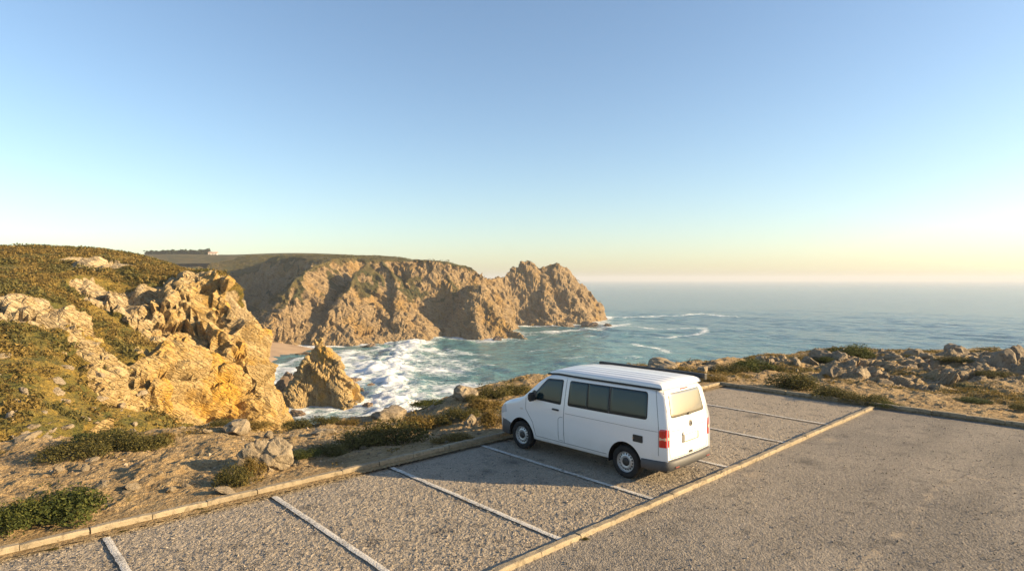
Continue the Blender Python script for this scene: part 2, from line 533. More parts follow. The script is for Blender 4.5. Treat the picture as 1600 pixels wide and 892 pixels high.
hill_mat = rock_material('golden_rock', (0.390, 0.290, 0.140), (0.290, 0.195, 0.076), (0.085, 0.056, 0.026), (0.430, 0.245, 0.034), 1.0, True, 0.22, (0.100, 0.092, 0.019), (0.275, 0.180, 0.036))
link('cliff', hill_me, hill_mat, kind='structure', label='golden rocky cliff and scrubby hillside across the gully')

# --- the far headland, its spur and the great rock at its end
COAST = [(-200, 150), (-165, 225), (-126, 292), (-112, 305), (-97, 312), (-86, 325), (-76, 318), (-64, 345), (-50, 352), (-42, 366), (-26, 352), (-12, 350), (6, 374), (0, 392), (-10, 425), (-4, 448),
 (10, 452), (30, 462), (44, 464), (64, 480), (78, 515), (90, 548), (80, 600), (30, 640), (-30, 690), (-120, 860), (-300, 1100), (-1500, 1600), (-1500, 150)]
BASE = [(-420, 500), (-260, 450), (-190, 425), (-150, 400), (-126, 386), (-108, 372), (-92, 374), (-78, 374), (-66, 384), (-52, 392), (-42, 402), (-38, 410), (-46, 450), (-60, 520), (-80, 640), (-120, 860), (-300, 1100), (-1500, 1600), (-1500, 150)]
CAPP = [at(*c) for c in ((400,404,400),(440,404,390),(480,403,385),(520,402,380),(560,402,384),(600,403,388),(650,405,396),(700,409,404),(735,416,412),(755,430,420),(772,446,430),
 (400,402,520),(470,401,460),(300,404,560),(350,424,440),(230,404,640),(330,412,500),(560,402,470),(650,406,480),(720,414,470),(440,402,620),(600,404,620),(740,440,520))]
RIDGES = [ # crests of the spurs: ((px, py, distance)...), flank slope
 (((560,402,402),(520,405,380),(484,420,354),(465,440,342),(450,465,333),(433,513,320),(436,546,306)), 0.85, 1.5),
 (((575,412,372),(556,428,360),(540,448,349),(515,483,336),(490,534,322)), 1.7, 1.1),
 (((600,408,380),(622,450,364),(640,490,353),(652,528,345)), 1.9, 1.1),
 (((650,405,396),(700,409,404),(735,416,412),(757,431,420),(774,452,432)), 1.8, 1.8),
 (((690,412,402),(706,440,394),(716,466,386),(690,505,374),(680,524,368)), 1.9, 1.1),
 (((690,470,396),(716,456,388),(738,444,383),(752,452,379),(770,474,374),(795,508,368),(824,530,358)), 1.3, 1.7),
 (((738,444,383),(740,470,372),(748,505,358),(756,530,348)), 1.8, 1.3),
 (((846,421,489),(851,448,476),(855,480,464),(862,508,452)), 1.7, 1.3),
 (((872,415,495),(890,450,486),(905,480,478),(915,506,470)), 1.3, 1.6),
 (((752,436,446),(768,438,460),(785,432,474),(806,418,481),(827,406,486),(846,418,490),(868,410,494),(884,416,499),(902,436,507),(925,462,520),(947,494,533)), 2.2, 2.2),
]
def shepard(pts, x, y, p=5.0):
    num = np.zeros(x.shape); den = np.zeros(x.shape)
    for q in pts:
        w = 1.0 / ((x - q[0]) ** 2 + (y - q[1]) ** 2 + 60.0) ** (p / 2); num += w * q[2]; den += w
    return num / den
def ridge_z(x, y, pts, sl, sr):
    best = np.full(x.shape, -1e3)
    pts = [at(*c) for c in pts]
    for a_, b_ in zip(pts[:-1], pts[1:]):
        e = b_[:2] - a_[:2]
        h = np.clip(((x - a_[0]) * e[0] + (y - a_[1]) * e[1]) / (e @ e), 0, 1)
        d = np.hypot(x - a_[0] - h * e[0], y - a_[1] - h * e[1])
        best = np.maximum(best, a_[2] + h * (b_[2] - a_[2]) - np.where(x < a_[0] + h * e[0], sl, sr) * (np.sqrt(d * d + 1) - 1))
    return best

def build_headland():
    xs = np.arange(-235, 100, 0.75); ys = np.arange(272, 640, 0.85)
    X, Y = np.meshgrid(xs, ys)
    q = P3(X, Y, np.zeros_like(X))
    w1 = 3.0 * fbm(q * 0.06, 3, off=2.2).reshape(X.shape); w2 = 3.0 * fbm(q * 0.06, 3, off=22.2).reshape(X.shape)
    D = seg_dist(X + w1, Y + w2, BASE)
    cap = shepard(CAPP, X, Y) + 0.8 * fbm(q * 0.03, 3, off=8.8).reshape(X.shape)
    prof = SEA - 3 + 1.9 * np.maximum(D, -6)
    k = 2.5   # soft minimum of cliff and plateau
    Z = -k * np.log(np.exp(-np.clip(prof, -60, 150) / k) + np.exp(-np.clip(cap, -60, 150) / k))
    for pts, sl, sr in RIDGES:
        Z = np.maximum(Z, ridge_z(X + w1, Y + w2, pts, sl, sr))
    Z = np.maximum(Z, SEA - 9)
    gy, gx = np.gradient(Z, 0.85, 0.75)
    slope = np.hypot(gx, gy)
    P = P3(X, Y, Z)
    keep = (Z > SEA - 8)
    me = np_mesh('headland', P, grid_faces(*X.shape, mask=keep))
    N = normals(me)
    nz = fbm(P * 0.05, 3, off=14.0)
    rk = np.maximum(sm(0.95, 1.5, slope.ravel() + 0.75 * nz), sm(2, -14, P[:, 2] + 10 * nz))
    px = 800 + 948 * P[:, 0] / P[:, 1]
    rk = np.maximum(rk, sm(690, 745, px) * sm(16, 8, P[:, 2]))
    rk = np.maximum(rk, sm(745, 775, px) * (P[:, 1] < 600))
    d = rk * (rock_disp(P, 22, 2.6, 2.0, crack=0.25, aniso=(1, 1.4, 0.6), tilt=1.3, block=True) + rock_disp(P, 9.0, 1.9, 6.0, crack=0.4, aniso=(1, 1.5, 0.5), tilt=1.1, block=True) + rock_disp(P, 3.6, 0.7, 7.0, crack=0.5, aniso=(1, 1.5, 0.5), tilt=1.0, block=True))
    d = d + (1 - rk) * 0.5 * np.abs(fbm(P * 0.2, 3, off=1.0))
    P2 = P + N * d[:, None]
    set_coords(me, P2)
    vg = 1.05 - 1.15 * rk + 0.40 * fbm(P * 0.04, 3, off=60) * (P[:, 2] > -22)
    vg = np.maximum(vg, 0.85 * sm(-0.15, 0.25, fbm(P * 0.035, 3, off=66)) * sm(-16, -4, P[:, 2]) * sm(2.1, 1.4, slope.ravel()) * sm(735, 700, px))
    attr(me, 'veg', vg)
    return me
head_mat = rock_material('headland_rock', (0.330, 0.238, 0.130), (0.215, 0.146, 0.074), (0.080, 0.055, 0.032), (0.30, 0.185, 0.060), 3.2, True, 0.30, (0.070, 0.070, 0.024), (0.150, 0.110, 0.038))
link('headland', build_headland(), head_mat, kind='structure', label='far rocky headland with a scrub-covered top')

def build_back_hill():
    xs = np.arange(-1300, 40, 8.0); ys = np.arange(560, 1500, 8.0)
    X, Y = np.meshgrid(xs, ys)
    D = seg_dist(X, Y, COAST)
    q = P3(X, Y, np.zeros_like(X))
    cap = 27 + 0.03 * (Y - 560) - 0.25 * np.maximum(X + 165, 0) + 2.5 * fbm(q * 0.006, 3).reshape(X.shape)
    edge = sm(560, 625, Y)
    Z = np.minimum(cap, SEA - 4 + 1.4 * D) - 9 * (1 - edge)
    me = np_mesh('hill', P3(X, Y, Z), grid_faces(*X.shape), smooth=True)
    attr(me, 'veg', np.full(X.size, 1.0))
    return me, xs, ys, Z
bh_me, bh_x, bh_y, bh_z = build_back_hill()
link('hill', bh_me, head_mat, kind='structure', label='low green hill on the skyline behind the headland')

# side slope joining the two lands behind the cliff
def build_valley():
    xs = np.arange(-520, -70, 2.2); ys = np.arange(118, 420, 2.2)
    X, Y = np.meshgrid(xs, ys)
    D = seg_dist(X, Y, [(-30, 100), (-62, 120), (-80, 150), (-100, 200), (-118, 250), (-126, 286), (-140, 300), (-150, 420), (-700, 420), (-700, 100)])
    q = P3(X, Y, np.zeros_like(X))
    cap = 2 + 0.055 * np.maximum(-X - 150, 0) + 0.06 * (Y - 250) + 3 * fbm(q * 0.02, 4).reshape(X.shape)
    prof = SEA - 3 + 0.95 * np.maximum(D + 4 * fbm(q * 0.05, 3, off=3).reshape(X.shape), -3)
    Z = np.minimum(cap, prof)
    me = np_mesh('valley', P3(X, Y, Z), grid_faces(*X.shape), smooth=True)
    attr(me, 'veg', np.full(X.size, 0.95)); return me
link('valley_slope', build_valley(), head_mat, kind='structure', label='scrubby valley slope between the two cliffs')

# beach in the cove
def build_beach():
    pts = []
    xs = np.linspace(0, 1, 30); ws = np.linspace(0, 1, 10)
    a, b = np.array((-118.0, 238.0)), np.array((-104.0, 306.0))
    nrm = np.array((b - a)[::-1]) * np.array((1, -1)); nrm = nrm / np.linalg.norm(nrm)
    V = []
    for w in ws:
        for x in xs:
            p = a + (b - a) * x + nrm * (w * 34 - 24) 
            V.append((p[0], p[1], SEA + 0.5 + 3.2 * (1 - w) - 1.2 * w ** 2 + 0.0))
    return np_mesh('beach', V, grid_faces(10, 30), smooth=True)
bt = NT('wet_sand')
link('beach', build_beach(), bt.out(bt.mix(bt.ramp(bt.noise(0.12), [(0.4, 0), (0.6, 1)]), (0.30, 0.20, 0.12), (0.40, 0.28, 0.17)), 0.6), kind='structure', label='small sandy beach in the cove')

# --- the sea
STACK_C = at_z(497, 634, SEA)
WAVES = [ # breaker fronts: ([(px,py)...], width m, strength)
 ([(700,524),(660,532),(632,546),(612,566),(604,588),(608,612),(628,640),(650,660)], 10.0, 1.1),
 ([(760,556),(700,548),(650,552)], 4.0, 0.7),
 ([(770,570),(720,572),(660,580)], 3.0, 0.6),
 ([(740,600),(680,606),(640,612)], 6.0, 0.8),
 ([(800,622),(730,620),(660,632)], 5.0, 0.7),
 ([(430,570),(470,560),(540,552),(600,545)], 4.0, 0.8),
 ([(440,590),(500,575),(560,565)], 5.0, 0.7),
 ([(960,497),(1050,494),(1100,491),(1150,496)], 5.0, 0.9),
 ([(900,512),(960,508),(1040,514),(1100,512),(1102,520),(1060,526),(1030,528)], 3.5, 0.8),
 ([(990,536),(1020,542),(1045,550)], 3.0, 0.8),
 ([(820,520),(860,518),(930,514),(980,506)], 7.0, 0.8),
 ([(815,530),(880,526),(960,524)], 3.5, 0.45),
 ([(830,548),(900,540),(960,545)], 2.0, 0.4),
 ([(850,575),(900,580)], 2.0, 0.4),
]
def build_sea():
    ang = np.linspace(R(-66), R(66), 500)
    rad = np.concatenate([95 * np.exp(np.linspace(0, math.log(760 / 95), 400)), 760 * np.exp(np.linspace(0, math.log(16000 / 760.0), 90))[1:]])
    A_, R_ = np.meshgrid(ang, rad)
    X = np.sin(A_) * R_; Y = np.cos(A_) * R_
    q = P3(X, Y, np.zeros_like(X))
    wob = fbm(q * 0.02, 3, off=1.0).reshape(X.shape)
    fade = sm(900, 500, R_)
    Z = np.zeros(X.shape)
    for (dx, dy, L, a, ph) in ((-0.8, -0.6, 31, 0.38, 0), (-0.6, -0.8, 17, 0.22, 1.3), (-0.95, -0.3, 11, 0.13, 2.1), (-0.4, -0.9, 7.3, 0.09, 0.5), (-0.85, -0.5, 47, .35, 4.)):
        k = 2 * math.pi / L
        Z += a * (np.sin(k * (dx * X + dy * Y) + ph + 5.0 * wob) + 0.35 * np.sin(2 * k * (dx * X + dy * Y) + 2 * ph + 10 * wob + 1.2))
    Z *= fade * (0.6 + 0.6 * fbm(q * 0.012, 2, off=7).reshape(X.shape))
    # broken water: along the shores and behind the breakers
    D = np.maximum(seg_dist(X, Y, COAST), -9999)
    dshore = np.maximum(-D, 0)
    hillz = np.where((X > -110) & (X < 0) & (Y > 20) & (Y < 128), hill_f(np.clip(X, -110, 0), np.clip(Y, 20, 128)), -60)
    st = np.maximum(np.hypot(X - STACK_C[0], Y - STACK_C[1]) - 10, 0)
    n1 = fbm(q * 0.045, 4, off=3.0).reshape(X.shape); n2 = fbm(q * 0.16, 3, off=9.0).reshape(X.shape)
    foam = 1.0 * np.exp(-dshore / (10 + 6 * np.maximum(n1, -0.9))) + 0.9 * np.exp(-st / 11) 
    foam = np.maximum(foam, 0.9 * sm(-40, -31, hillz))
    # the shallow cove is streaked all over
    cove = at_z(560, 590, SEA)
    inbay = sm(1.25, 0.45, np.hypot((X - cove[0] + 4) / 52, (Y - cove[1] - 10) / 100))
    foam = np.maximum(foam, inbay * (0.80 + 0.40 * n1))
    for line, wd, stg in WAVES:
        pl = [at_z(a, b, SEA)[:2] for a, b in line]
        dd = seg_dist(X + 3 * n1, Y + 6 * n1, pl, closed=False)
        g = np.exp(-(dd / wd) ** 2)
        foam = np.maximum(foam, stg * (1.05 * g + 0.0))
        if stg >= 0.9: Z += 1.4 * g * (0.7 + 0.6 * n2) * (wd / 7)
    swash = np.maximum(0.55 * sm(560, 180, R_) + 0.35 * sm(60, 0, dshore) , 0)
    foam = foam + 0.22 * n1 + swash * (0.55 * np.maximum(n1 + 0.3 * n2, 0))
    foam = foam * (0.85 + 0.35 * n2)
    far_cap = np.maximum(fbm(q * np.array([0.02, 0.05, 1], np.float32), 4, off=33.).reshape(X.shape) - 0.75, 0) * 1.2
    foam = np.maximum(foam, far_cap * sm(3000, 300, R_))
    Z += 0.25 * np.clip(foam, 0, 1) * n2 * fade
    me = np_mesh('sea', P3(X, Y, SEA + Z), grid_faces(*X.shape), smooth=True)
    attr(me, 'foam', np.clip(foam, 0, 1.2).ravel())
    attr(me, 'shallow', np.maximum(sm(1.7, 0.4, np.hypot((X - 0) / 130, (Y - 250) / 190)), np.exp(-dshore / 40)).ravel())
    return me
def sea_material():
    t = NT('sea_water')
    p = t.pos()
    f = t.at('foam')
    n1 = t.noise(0.55, 6, 0.7, dist=0.6); n2 = t.noise(2.2, 5, 0.7)
    v = t.vor(0.32, 'DISTANCE_TO_EDGE', vec=t.scale_vec(p, (0.8, 1.3, 1)))
    lace = t.math('ADD', t.math('MULTIPLY', n1, 0.9), t.math('MULTIPLY', n2, 0.45))
    lace = t.math('SUBTRACT', lace, t.math('MULTIPLY', t.math('MINIMUM', v, 0.35), 0.7))
    m = t.math('SUBTRACT', t.math('ADD', t.math('MULTIPLY', f, 0.85), t.math('MULTIPLY', lace, 1.4)), 0.82)
    fm = t.ramp(m, [(0.38, 0.0), (0.60, 0.50), (0.90, 1.0)])
    wcol = t.mix(t.at('shallow'), (0.048, 0.132, 0.175), (0.098, 0.222, 0.232))
    wn_ = t.noise(0.05, 4, 0.6)
    wcol = t.mix(t.ramp(wn_, [(0.4, 0.0), (0.65, 0.5)]), wcol, (0.060, 0.165, 0.195))
    wcol = t.mix(t.ramp(f, [(0.25, 0.0), (0.75, 0.75)]), wcol, (0.30, 0.40, 0.41))
    c = t.mix(fm, wcol, (0.78, 0.80, 0.80))
    sv = t.scale_vec(p, (0.75, 1.6, 1))
    w1 = t.noise(0.10, 3, 0.6, vec=sv); w2 = t.noise(0.5, 5, 0.65, vec=sv); w3 = t.noise(2.2, 3, 0.6, vec=sv)
    h = t.math('ADD', t.math('MULTIPLY', w1, 4.2), t.math('ADD', t.math('MULTIPLY', w2, 0.9), t.math('MULTIPLY', w3, 0.18)))
    h = t.math('ADD', h, t.math('MULTIPLY', fm, 0.25))
    ro = t.mix(fm, (0.16, 0.16, 0.16), (0.85, 0.85, 0.85))
    m_ = t.out(c, ro, t.bump(h, 0.95, 1.0), IOR=1.333)
    return m_
link('sea', build_sea(), sea_material(), kind='structure', label='blue-green sea with white surf')
# ------------------------------------------------------------------ car park
def build_asphalt():
    ss = np.concatenate([np.linspace(-70, -11, 14), np.arange(-10, 12.16, 0.039)])
    tt = np.concatenate([np.linspace(-80, -14, 12), np.arange(-12.5, 0.16, 0.04)])
    S, T = np.meshgrid(ss, tt)
    X = P0[0] + S * UA[0] + T * VA[0]; Y = P0[1] + S * UA[1] + T * VA[1]
    q = P3(X, Y, np.zeros_like(X))
    stall = sm(-5.35, -5.0, T).ravel()
    near = sm(19, 9, np.hypot(X, Y)).ravel()
    lump = np.maximum(perlin(q * 9.0), -0.25) * 0.5 + np.maximum(perlin(q * 17.0 + 4), -0.2) * 0.5
    z = (0.010 + 0.013 * stall) * lump * (0.55 + 0.6 * near) + 0.010 * fbm(q * 0.5, 3)
    z -= 0.02
    me = np_mesh('asphalt', P3(X, Y, z), grid_faces(*X.shape), smooth=False)
    # sandy wear: drifts by the kerbs and two worn tracks across the drive
    st = np.stack([S.ravel(), T.ravel()], 1)
    def track(pts, w):
        return np.exp(-(seg_dist(X, Y, pts, closed=False) / w) ** 2).ravel()
    tr = [at_z(a, b, 0)[:2] for a, b in ((1325, 892), (1380, 850), (1420, 822), (1440, 790), (1455, 765), (1500, 742), (1545, 748), (1600, 756))]
    wear = 0.60 * track(tr, 0.14) * (0.35 + 0.65 * sm(-0.5, 0.3, fbm(q * 1.6, 3, off=4)))
    wear = np.maximum(wear, 0.55 * np.exp(-((T.ravel() + 5.55) / 0.30) ** 2) * sm(-.1, .5, fbm(q * 0.7, 3, off=2)))
    wear = np.maximum(wear, 0.45 * np.exp(-((T.ravel() + 4.7) / 0.45) ** 2) * sm(0.0, .5, fbm(q * 0.9, 3, off=12)))
    wear = np.maximum(wear, 0.6 * np.exp(-((T.ravel() - 0.05) / 0.22) ** 2) * sm(-.3, .4, fbm(q * 0.9, 3, off=22)))
    oil = np.zeros(X.size)
    for (px, py, r) in ((692, 826, 0.16), (580, 845, 0.14), (640, 800, 0.10), (905, 800, 0.12), (480, 790, 0.12), (1180, 650, 0.2), (1165, 700, 0.15), (1260, 720, 0.25), (370, 850, 0.12), (800, 720, 0.25), (760, 735, 0.15)):
        p = at_z(px, py, 0); oil = np.maximum(oil, np.exp(-((X - p[0]) ** 2 + (Y - p[1]) ** 2).ravel() / r ** 2))
    # the wheels' two lanes along the drive, swept darker and smoother
    lane = np.exp(-((T.ravel() + 7.3) / 0.35) ** 2) + np.exp(-((T.ravel() + 9.0) / 0.35) ** 2)
    oil = np.maximum(oil, 0.38 * lane * (0.6 + 0.6 * fbm(q * 0.4, 2, off=55)))
    attr(me, 'oil', np.clip(oil, 0, 1))
    attr(me, 'wear', wear); attr(me, 'stall', stall)
    return me
def asphalt_material():
    t = NT('worn_asphalt')
    n0 = t.noise(0.35, 5, 0.6); n1 = t.noise(2.5, 5, 0.65); n3 = t.noise(60, 3, 0.7)
    ag = t.vor(38.0, 'F1', out='Color')
    agd = t.vor(38.0)
    stone = t.mix(t.ramp(ag, [(0.15, 0.0), (0.85, 1.0)]), (0.060, 0.057, 0.054), (0.34, 0.30, 0.25))
    base = t.mix(t.ramp(n0, [(0.35, 0.0), (0.65, 1.0)]), (0.190, 0.163, 0.130), (0.300, 0.254, 0.196))
    base = t.mix(t.at('stall'), base, (0.385, 0.315, 0.228))
    c = t.mix(0.42, base, stone)
    c = t.mix(t.ramp(n1, [(0.30, 0.55), (0.46, 0.0)]), c, (0.050, 0.047, 0.045))
    c = t.mix(t.ramp(n3, [(0.35, 0.5), (0.5, 0.0)]), c, (0.04, 0.038, 0.036))
    c = t.mix(t.math('MULTIPLY', t.at('oil'), t.ramp(t.noise(5.0, 4, .6), [(0.3, 0.25), (0.6, 0.85)])), c, (0.060, 0.054, 0.048))
    sand = t.math('ADD', t.at('wear'), t.math('MULTIPLY', t.math('SUBTRACT', n1, 0.5), 0.7))
    c = t.mix(t.ramp(sand, [(0.35, 0.0), (0.75, 0.85)]), c, (0.34, 0.275, 0.195))
    h = t.math('SUBTRACT', t.math('MULTIPLY', n3, 0.6), t.math('MULTIPLY', agd, 1.0))
    return t.out(c, 0.93, t.bump(h, 0.8, 0.012), Specular_IOR_Level=0.25)
ASPHALT = asphalt_material()
link('car_park', build_asphalt(), ASPHALT, kind='structure', label='coarse worn asphalt of the car park')

# loose chippings lying on the asphalt, too many to count
def chips(name, n, place, size, seed):
    rs = np.random.RandomState(seed)
    c = place(rs, n)
    base = np.array([(1, 0, 0), (-1, 0, 0), (0, 1, 0), (0, -1, 0), (0, 0, .5), (0, 0, -.5)], float)
    fc = np.array([(0, 2, 4), (2, 1, 4), (1, 3, 4), (3, 0, 4), (2, 0, 5), (1, 2, 5), (3, 1, 5), (0, 3, 5)])
    r = size * (0.45 + rs.rand(n) ** 2.5 * 1.6)
    V = base[None] * (0.65 + 0.7 * rs.rand(n, 6, 1)) + 0.25 * rs.normal(size=(n, 6, 3))
    a = rs.rand(n) * 6.283
    ca, sa = np.cos(a)[:, None], np.sin(a)[:, None]
    V = np.stack([V[..., 0] * ca - V[..., 1] * sa, V[..., 0] * sa + V[..., 1] * ca, V[..., 2]], -1) * r[:, None, None] + c[:, None]
    Fc = (fc[None] + 6 * np.arange(n)[:, None, None]).reshape(-1, 3)
    return np_mesh(name, V.reshape(-1, 3), Fc)
def chip_place(rs, n):
    # denser near the viewer where single chippings can be seen
    d = 8.0 * np.exp(rs.rand(n) ** 1.15 * math.log(22 / 8.0)); x = (rs.rand(n) * 1.8 - 0.9) * d
    s, t = lot_st(x, d)
    ok = (t < 0.0) & (s < 12.0) & ~((t < -4.95) & (t > -5.3)) & ((t > -5.2) | (rs.rand(n) < 0.35))
    for ls in (-7.75, -5.1, -2.55, 0.0, 2.8, 5.7, 8.5):
        ok &= ~((np.abs(s - ls) < 0.09) & (t > -5) & (rs.rand(n) < 0.8))
    x, d = x[ok], d[ok]
    return np.stack([x, d, np.full(len(x), -0.004)], 1)
def chips_fit(name, n, place, size, seed):
    rs = np.random.RandomState(seed); c = place(rs, n)
    return chips(name, len(c), lambda r, m: c, size, seed + 1)
ct = NT('stone_chippings')
ri = ct.n('ShaderNodeNewGeometry').outputs['Random Per Island']
CHIP = ct.out(ct.ramp(ri, [(0.0, (0.07, 0.066, 0.06)), (0.5, (0.20, 0.175, 0.145)), (1.0, (0.38, 0.32, 0.25))]), 0.9)
link('gravel', chips_fit('gravel', 60000, chip_place, 0.0095, 3), CHIP, kind='stuff', label='loose stone chippings on the asphalt')

# kerbs, stone by stone
def concrete(name, a, b):
    t = NT(name)
    n1 = t.noise(1.2, 5, 0.65); n2 = t.noise(9, 5, 0.7); n3 = t.noise(60, 3, .6)
    oi = t.n('ShaderNodeObjectInfo').outputs['Random']
    c = t.mix(t.ramp(n1, [(0.35, 0), (0.65, 1)]), a, b)
    c = t.mix(t.math('MULTIPLY', oi, 0.35), c, tuple(v * 0.62 for v in a))
    c = t.mix(t.ramp(n2, [(0.36, 0.8), (0.50, 0)]), c, tuple(v * 0.5 for v in a))
    return t.out(c, 0.9, t.bump(t.math('ADD', n2, t.math('MULTIPLY', n3, .4)), 0.6, 0.02), Specular_IOR_Level=0.3)
KERB = concrete('kerb_concrete', (0.26, 0.21, 0.14), (0.34, 0.28, 0.19))
random.seed(4)
kerb_vars = []
for k in range(5):
    bm = bmesh.new()
    nseg = 6; L, W, H = 0.856, 0.128, 0.20
    V = []
    prof = [(-W/2, -0.10), (-W/2, H*0.52-0.02), (-W/2+0.010, H*0.535), (-W/2 + 0.024, H*0.55), (W/2-0.024, H*0.55), (W/2-0.010, H*0.535), (W/2, H*0.52-0.02), (W/2, -0.10)]
    for i in range(nseg + 1):
        x = -L/2 + L * i / nseg
        for (py_, pz_) in prof:
            e = 0.0025 if 0 < i < nseg else 0.005
            V.append(bm.verts.new((x + random.uniform(-.003, .003), py_ + random.uniform(-e, e), pz_ + (random.uniform(-e, e) if pz_ > 0 else 0) - (0.012 if i in (0, nseg) and pz_ > 0 else 0))))
    n_ = len(prof)
    for i in range(nseg):
        for j in range(n_ - 1):
            bm.faces.new((V[i*n_+j], V[i*n_+j+1], V[(i+1)*n_+j+1], V[(i+1)*n_+j]))
    bm.faces.new([V[j] for j in range(n_)][::-1]); bm.faces.new([V[nseg*n_+j] for j in range(n_)])
    bmesh.ops.recalc_face_normals(bm, faces=bm.faces)
    me = bpy.data.meshes.new('kerb_stone'); bm.to_mesh(me); bm.free(); me.materials.append(KERB); kerb_vars.append(me)
def kerb(label, a, b, z):
    root = link('kerb', None, loc=lot(*a, 0), kind='structure', label=label)
    (s0, t0), (s1, t1) = a, b
    L = math.hypot(s1 - s0, t1 - t0); n = max(1, round(L / 0.87))
    dirn = math.atan2(t1 - t0, s1 - s0) + LOT_ROT
    for i in range(n):
        f = (i + 0.5) / n
        p = lot(s0 + (s1 - s0) * f, t0 + (t1 - t0) * f, z) - root.location
        o = link('kerb_stone', random.choice(kerb_vars), parent=root, loc=p + Vector((random.uniform(-.006, .006), random.uniform(-.006, .006), random.uniform(-.008, .006))))
        o.rotation_euler = (random.uniform(-.02, .02), random.uniform(-.008, .008), dirn + random.uniform(-.006, .006) + (math.pi if random.random() < .5 else 0))
        o.scale = (L / n / 0.87, 1, 1)
kerb('raised kerb along the seaward edge of the parking bays', (-14.0, 0.22), (12.0, 0.22), 0.02)
kerb('low kerb dividing the parking bays from the drive', (-12.0, -5.10), (11.85, -5.10), -0.050)
kerb('raised kerb across the far end of the car park', (12.12, 0.32), (12.12, -24.0), 0.02)

# painted bay lines, worn through
lt = NT('worn_line_paint')
ln = lt.noise(18, 5, 0.7); ln2 = lt.noise(2.0, 4, .6)
lm = lt.ramp(lt.math('ADD', ln, lt.math('MULTIPLY', ln2, 0.5)), [(0.60, 0.0), (0.78, 1.0)])
LINE = lt.out(lt.mix(lm, (0.19, 0.172, 0.148), (0.52, 0.49, 0.44)), 0.85, lt.bump(lt.math('SUBTRACT', lt.noise(60, 3, .7), lt.vor(38.0)), 0.6, 0.012))
def bay_line(s, t0, t1, label, w=0.105):
    n = 130; V = []
    tt = np.linspace(t0, t1, n)
    q = np.stack([tt * 2.1, np.full(n, s * 3.7), np.zeros(n)], 1)
    q2 = np.stack([tt * 9.1, np.full(n, s * 3.7), np.zeros(n)], 1)
    wob = 0.008 * perlin(q); ea = 0.011 * perlin(q2); eb = 0.011 * perlin(q2 + 9)
    for i in range(n):
        for side, e_ in ((-1, ea), (-0.33, ea * .5), (0.33, eb * .5), (1, eb)):
            p = lot(s + wob[i] + side * w / 2 + e_[i], tt[i]); V.append((p.x, p.y, 0.001 + 0.006 * (1 if abs(side) < .9 else 0.2)))
    me = np_mesh('parking_line', V, grid_faces(n, 4))
    link('parking_line', me, LINE, kind='structure', label=label)
for s_, a_, lb in ((-7.75, -0.05, 'painted bay line at the near end of the row'), (-5.1, -0.05, 'painted bay line three along from the van'), (-2.55, -0.02, 'painted bay line one bay away from the van'),
                   (0.0, -0.02, 'painted bay line beside the van and in its shadow'), (2.8, 0.0, 'painted bay line just past the van'), (5.7, 0.0, 'painted bay line in the empty bays beyond the van'), (8.5, 0.0, 'painted bay line nearest the far kerb')):
    bay_line(s_, a_, -4.97, lb)

# ------------------------------------------------------------------ the van
VAN = link('camper_van', None, loc=lot(1.47, -3.86, 0.0), rz=math.atan2(VA[1], VA[0]) + R(1.2), label='white camper van with pop-up roof parked nose-in at the kerb', cat='camper van')
VAN.scale = (1.0, 0.965, 1.0)
white_t = NT('white_paint')
wo = white_t.obj(); wsep = white_t.n('ShaderNodeSeparateXYZ'); white_t.l(wo, wsep.inputs[0])
wd = white_t.math('MULTIPLY', white_t.ramp(wsep.outputs['Z'], [(0.30, 0.34), (0.80, 0.0)]), white_t.ramp(white_t.noise(3.5, 5, 0.65, vec=wo), [(0.35, 0.2), (0.7, 1.0)]))
WHITE = white_t.out(white_t.mix(wd, (0.72, 0.72, 0.715), (0.40, 0.35, 0.28)), 0.28, Coat_Weight=0.5, Coat_Roughness=0.06)
DARKPL = plain('dark_plastic', (0.016, 0.0165, 0.0175), 0.5)
GREYPL = plain('grey_bumper_plastic', (0.060, 0.060, 0.062), 0.6)
RUBBER = plain('tyre_rubber', (0.008, 0.008, 0.0085), 0.85)
SEAL = plain('black_rubber_seal', (0.010, 0.010, 0.011), 0.6)
GLASS = plain('tinted_glass', (0.006, 0.022, 0.027), 0.03, IOR=1.5, Specular_IOR_Level=0.38)
STEEL = plain('silver_steel_wheel', (0.42, 0.42, 0.42), 0.42, Metallic=0.55)
SEAM = plain('panel_gap', (0.065, 0.067, 0.07), 0.7)
RED = plain('red_lens', (0.55, 0.018, 0.010), 0.12, Coat_Weight=0.6)
AMBER = plain('clear_lens', (0.78, 0.45, 0.30), 0.15, Coat_Weight=0.6)
PLATE = plain('white_number_plate', (0.75, 0.76, 0.76), 0.35)
CHROME = plain('chrome', (0.5, 0.5, 0.5), 0.2, Metallic=1.0)

XR, XF = -0.97, 3.93
ZT_X = [-1.0, -0.97, -0.90, -0.80, -0.5, 0.5, 1.6, 2.05, 2.25, 2.45, 2.98, 3.12, 3.35, 3.60, 3.76, 3.85, 3.90, 3.93, 4.0]
ZT_Z = [1.84, 1.84, 1.885, 1.91, 1.925, 1.93, 1.93, 1.905, 1.845, 1.72, 1.285, 1.22, 1.165, 1.085, 1.00, 0.90, 0.78, 0.66, 0.6]
HW_Z = [0.25, 0.32, 0.46, 0.52, 0.56, 0.80, 1.02, 1.12, 1.22, 1.40, 1.60, 1.80, 1.95]
HW_W = [0.885, 0.905, 0.930, 0.934, 0.945, 0.952, 0.950, 0.944, 0.930, 0.902, 0.868, 0.826, 0.780]
def zt(x): return float(np.interp(x, ZT_X, ZT_Z))
def zb(x): return float(np.interp(x, [-1.0, -0.97, -0.85, -0.4, 3.4, 3.75, 3.93], [0.42, 0.40, 0.36, 0.31, 0.29, 0.27, 0.34]))
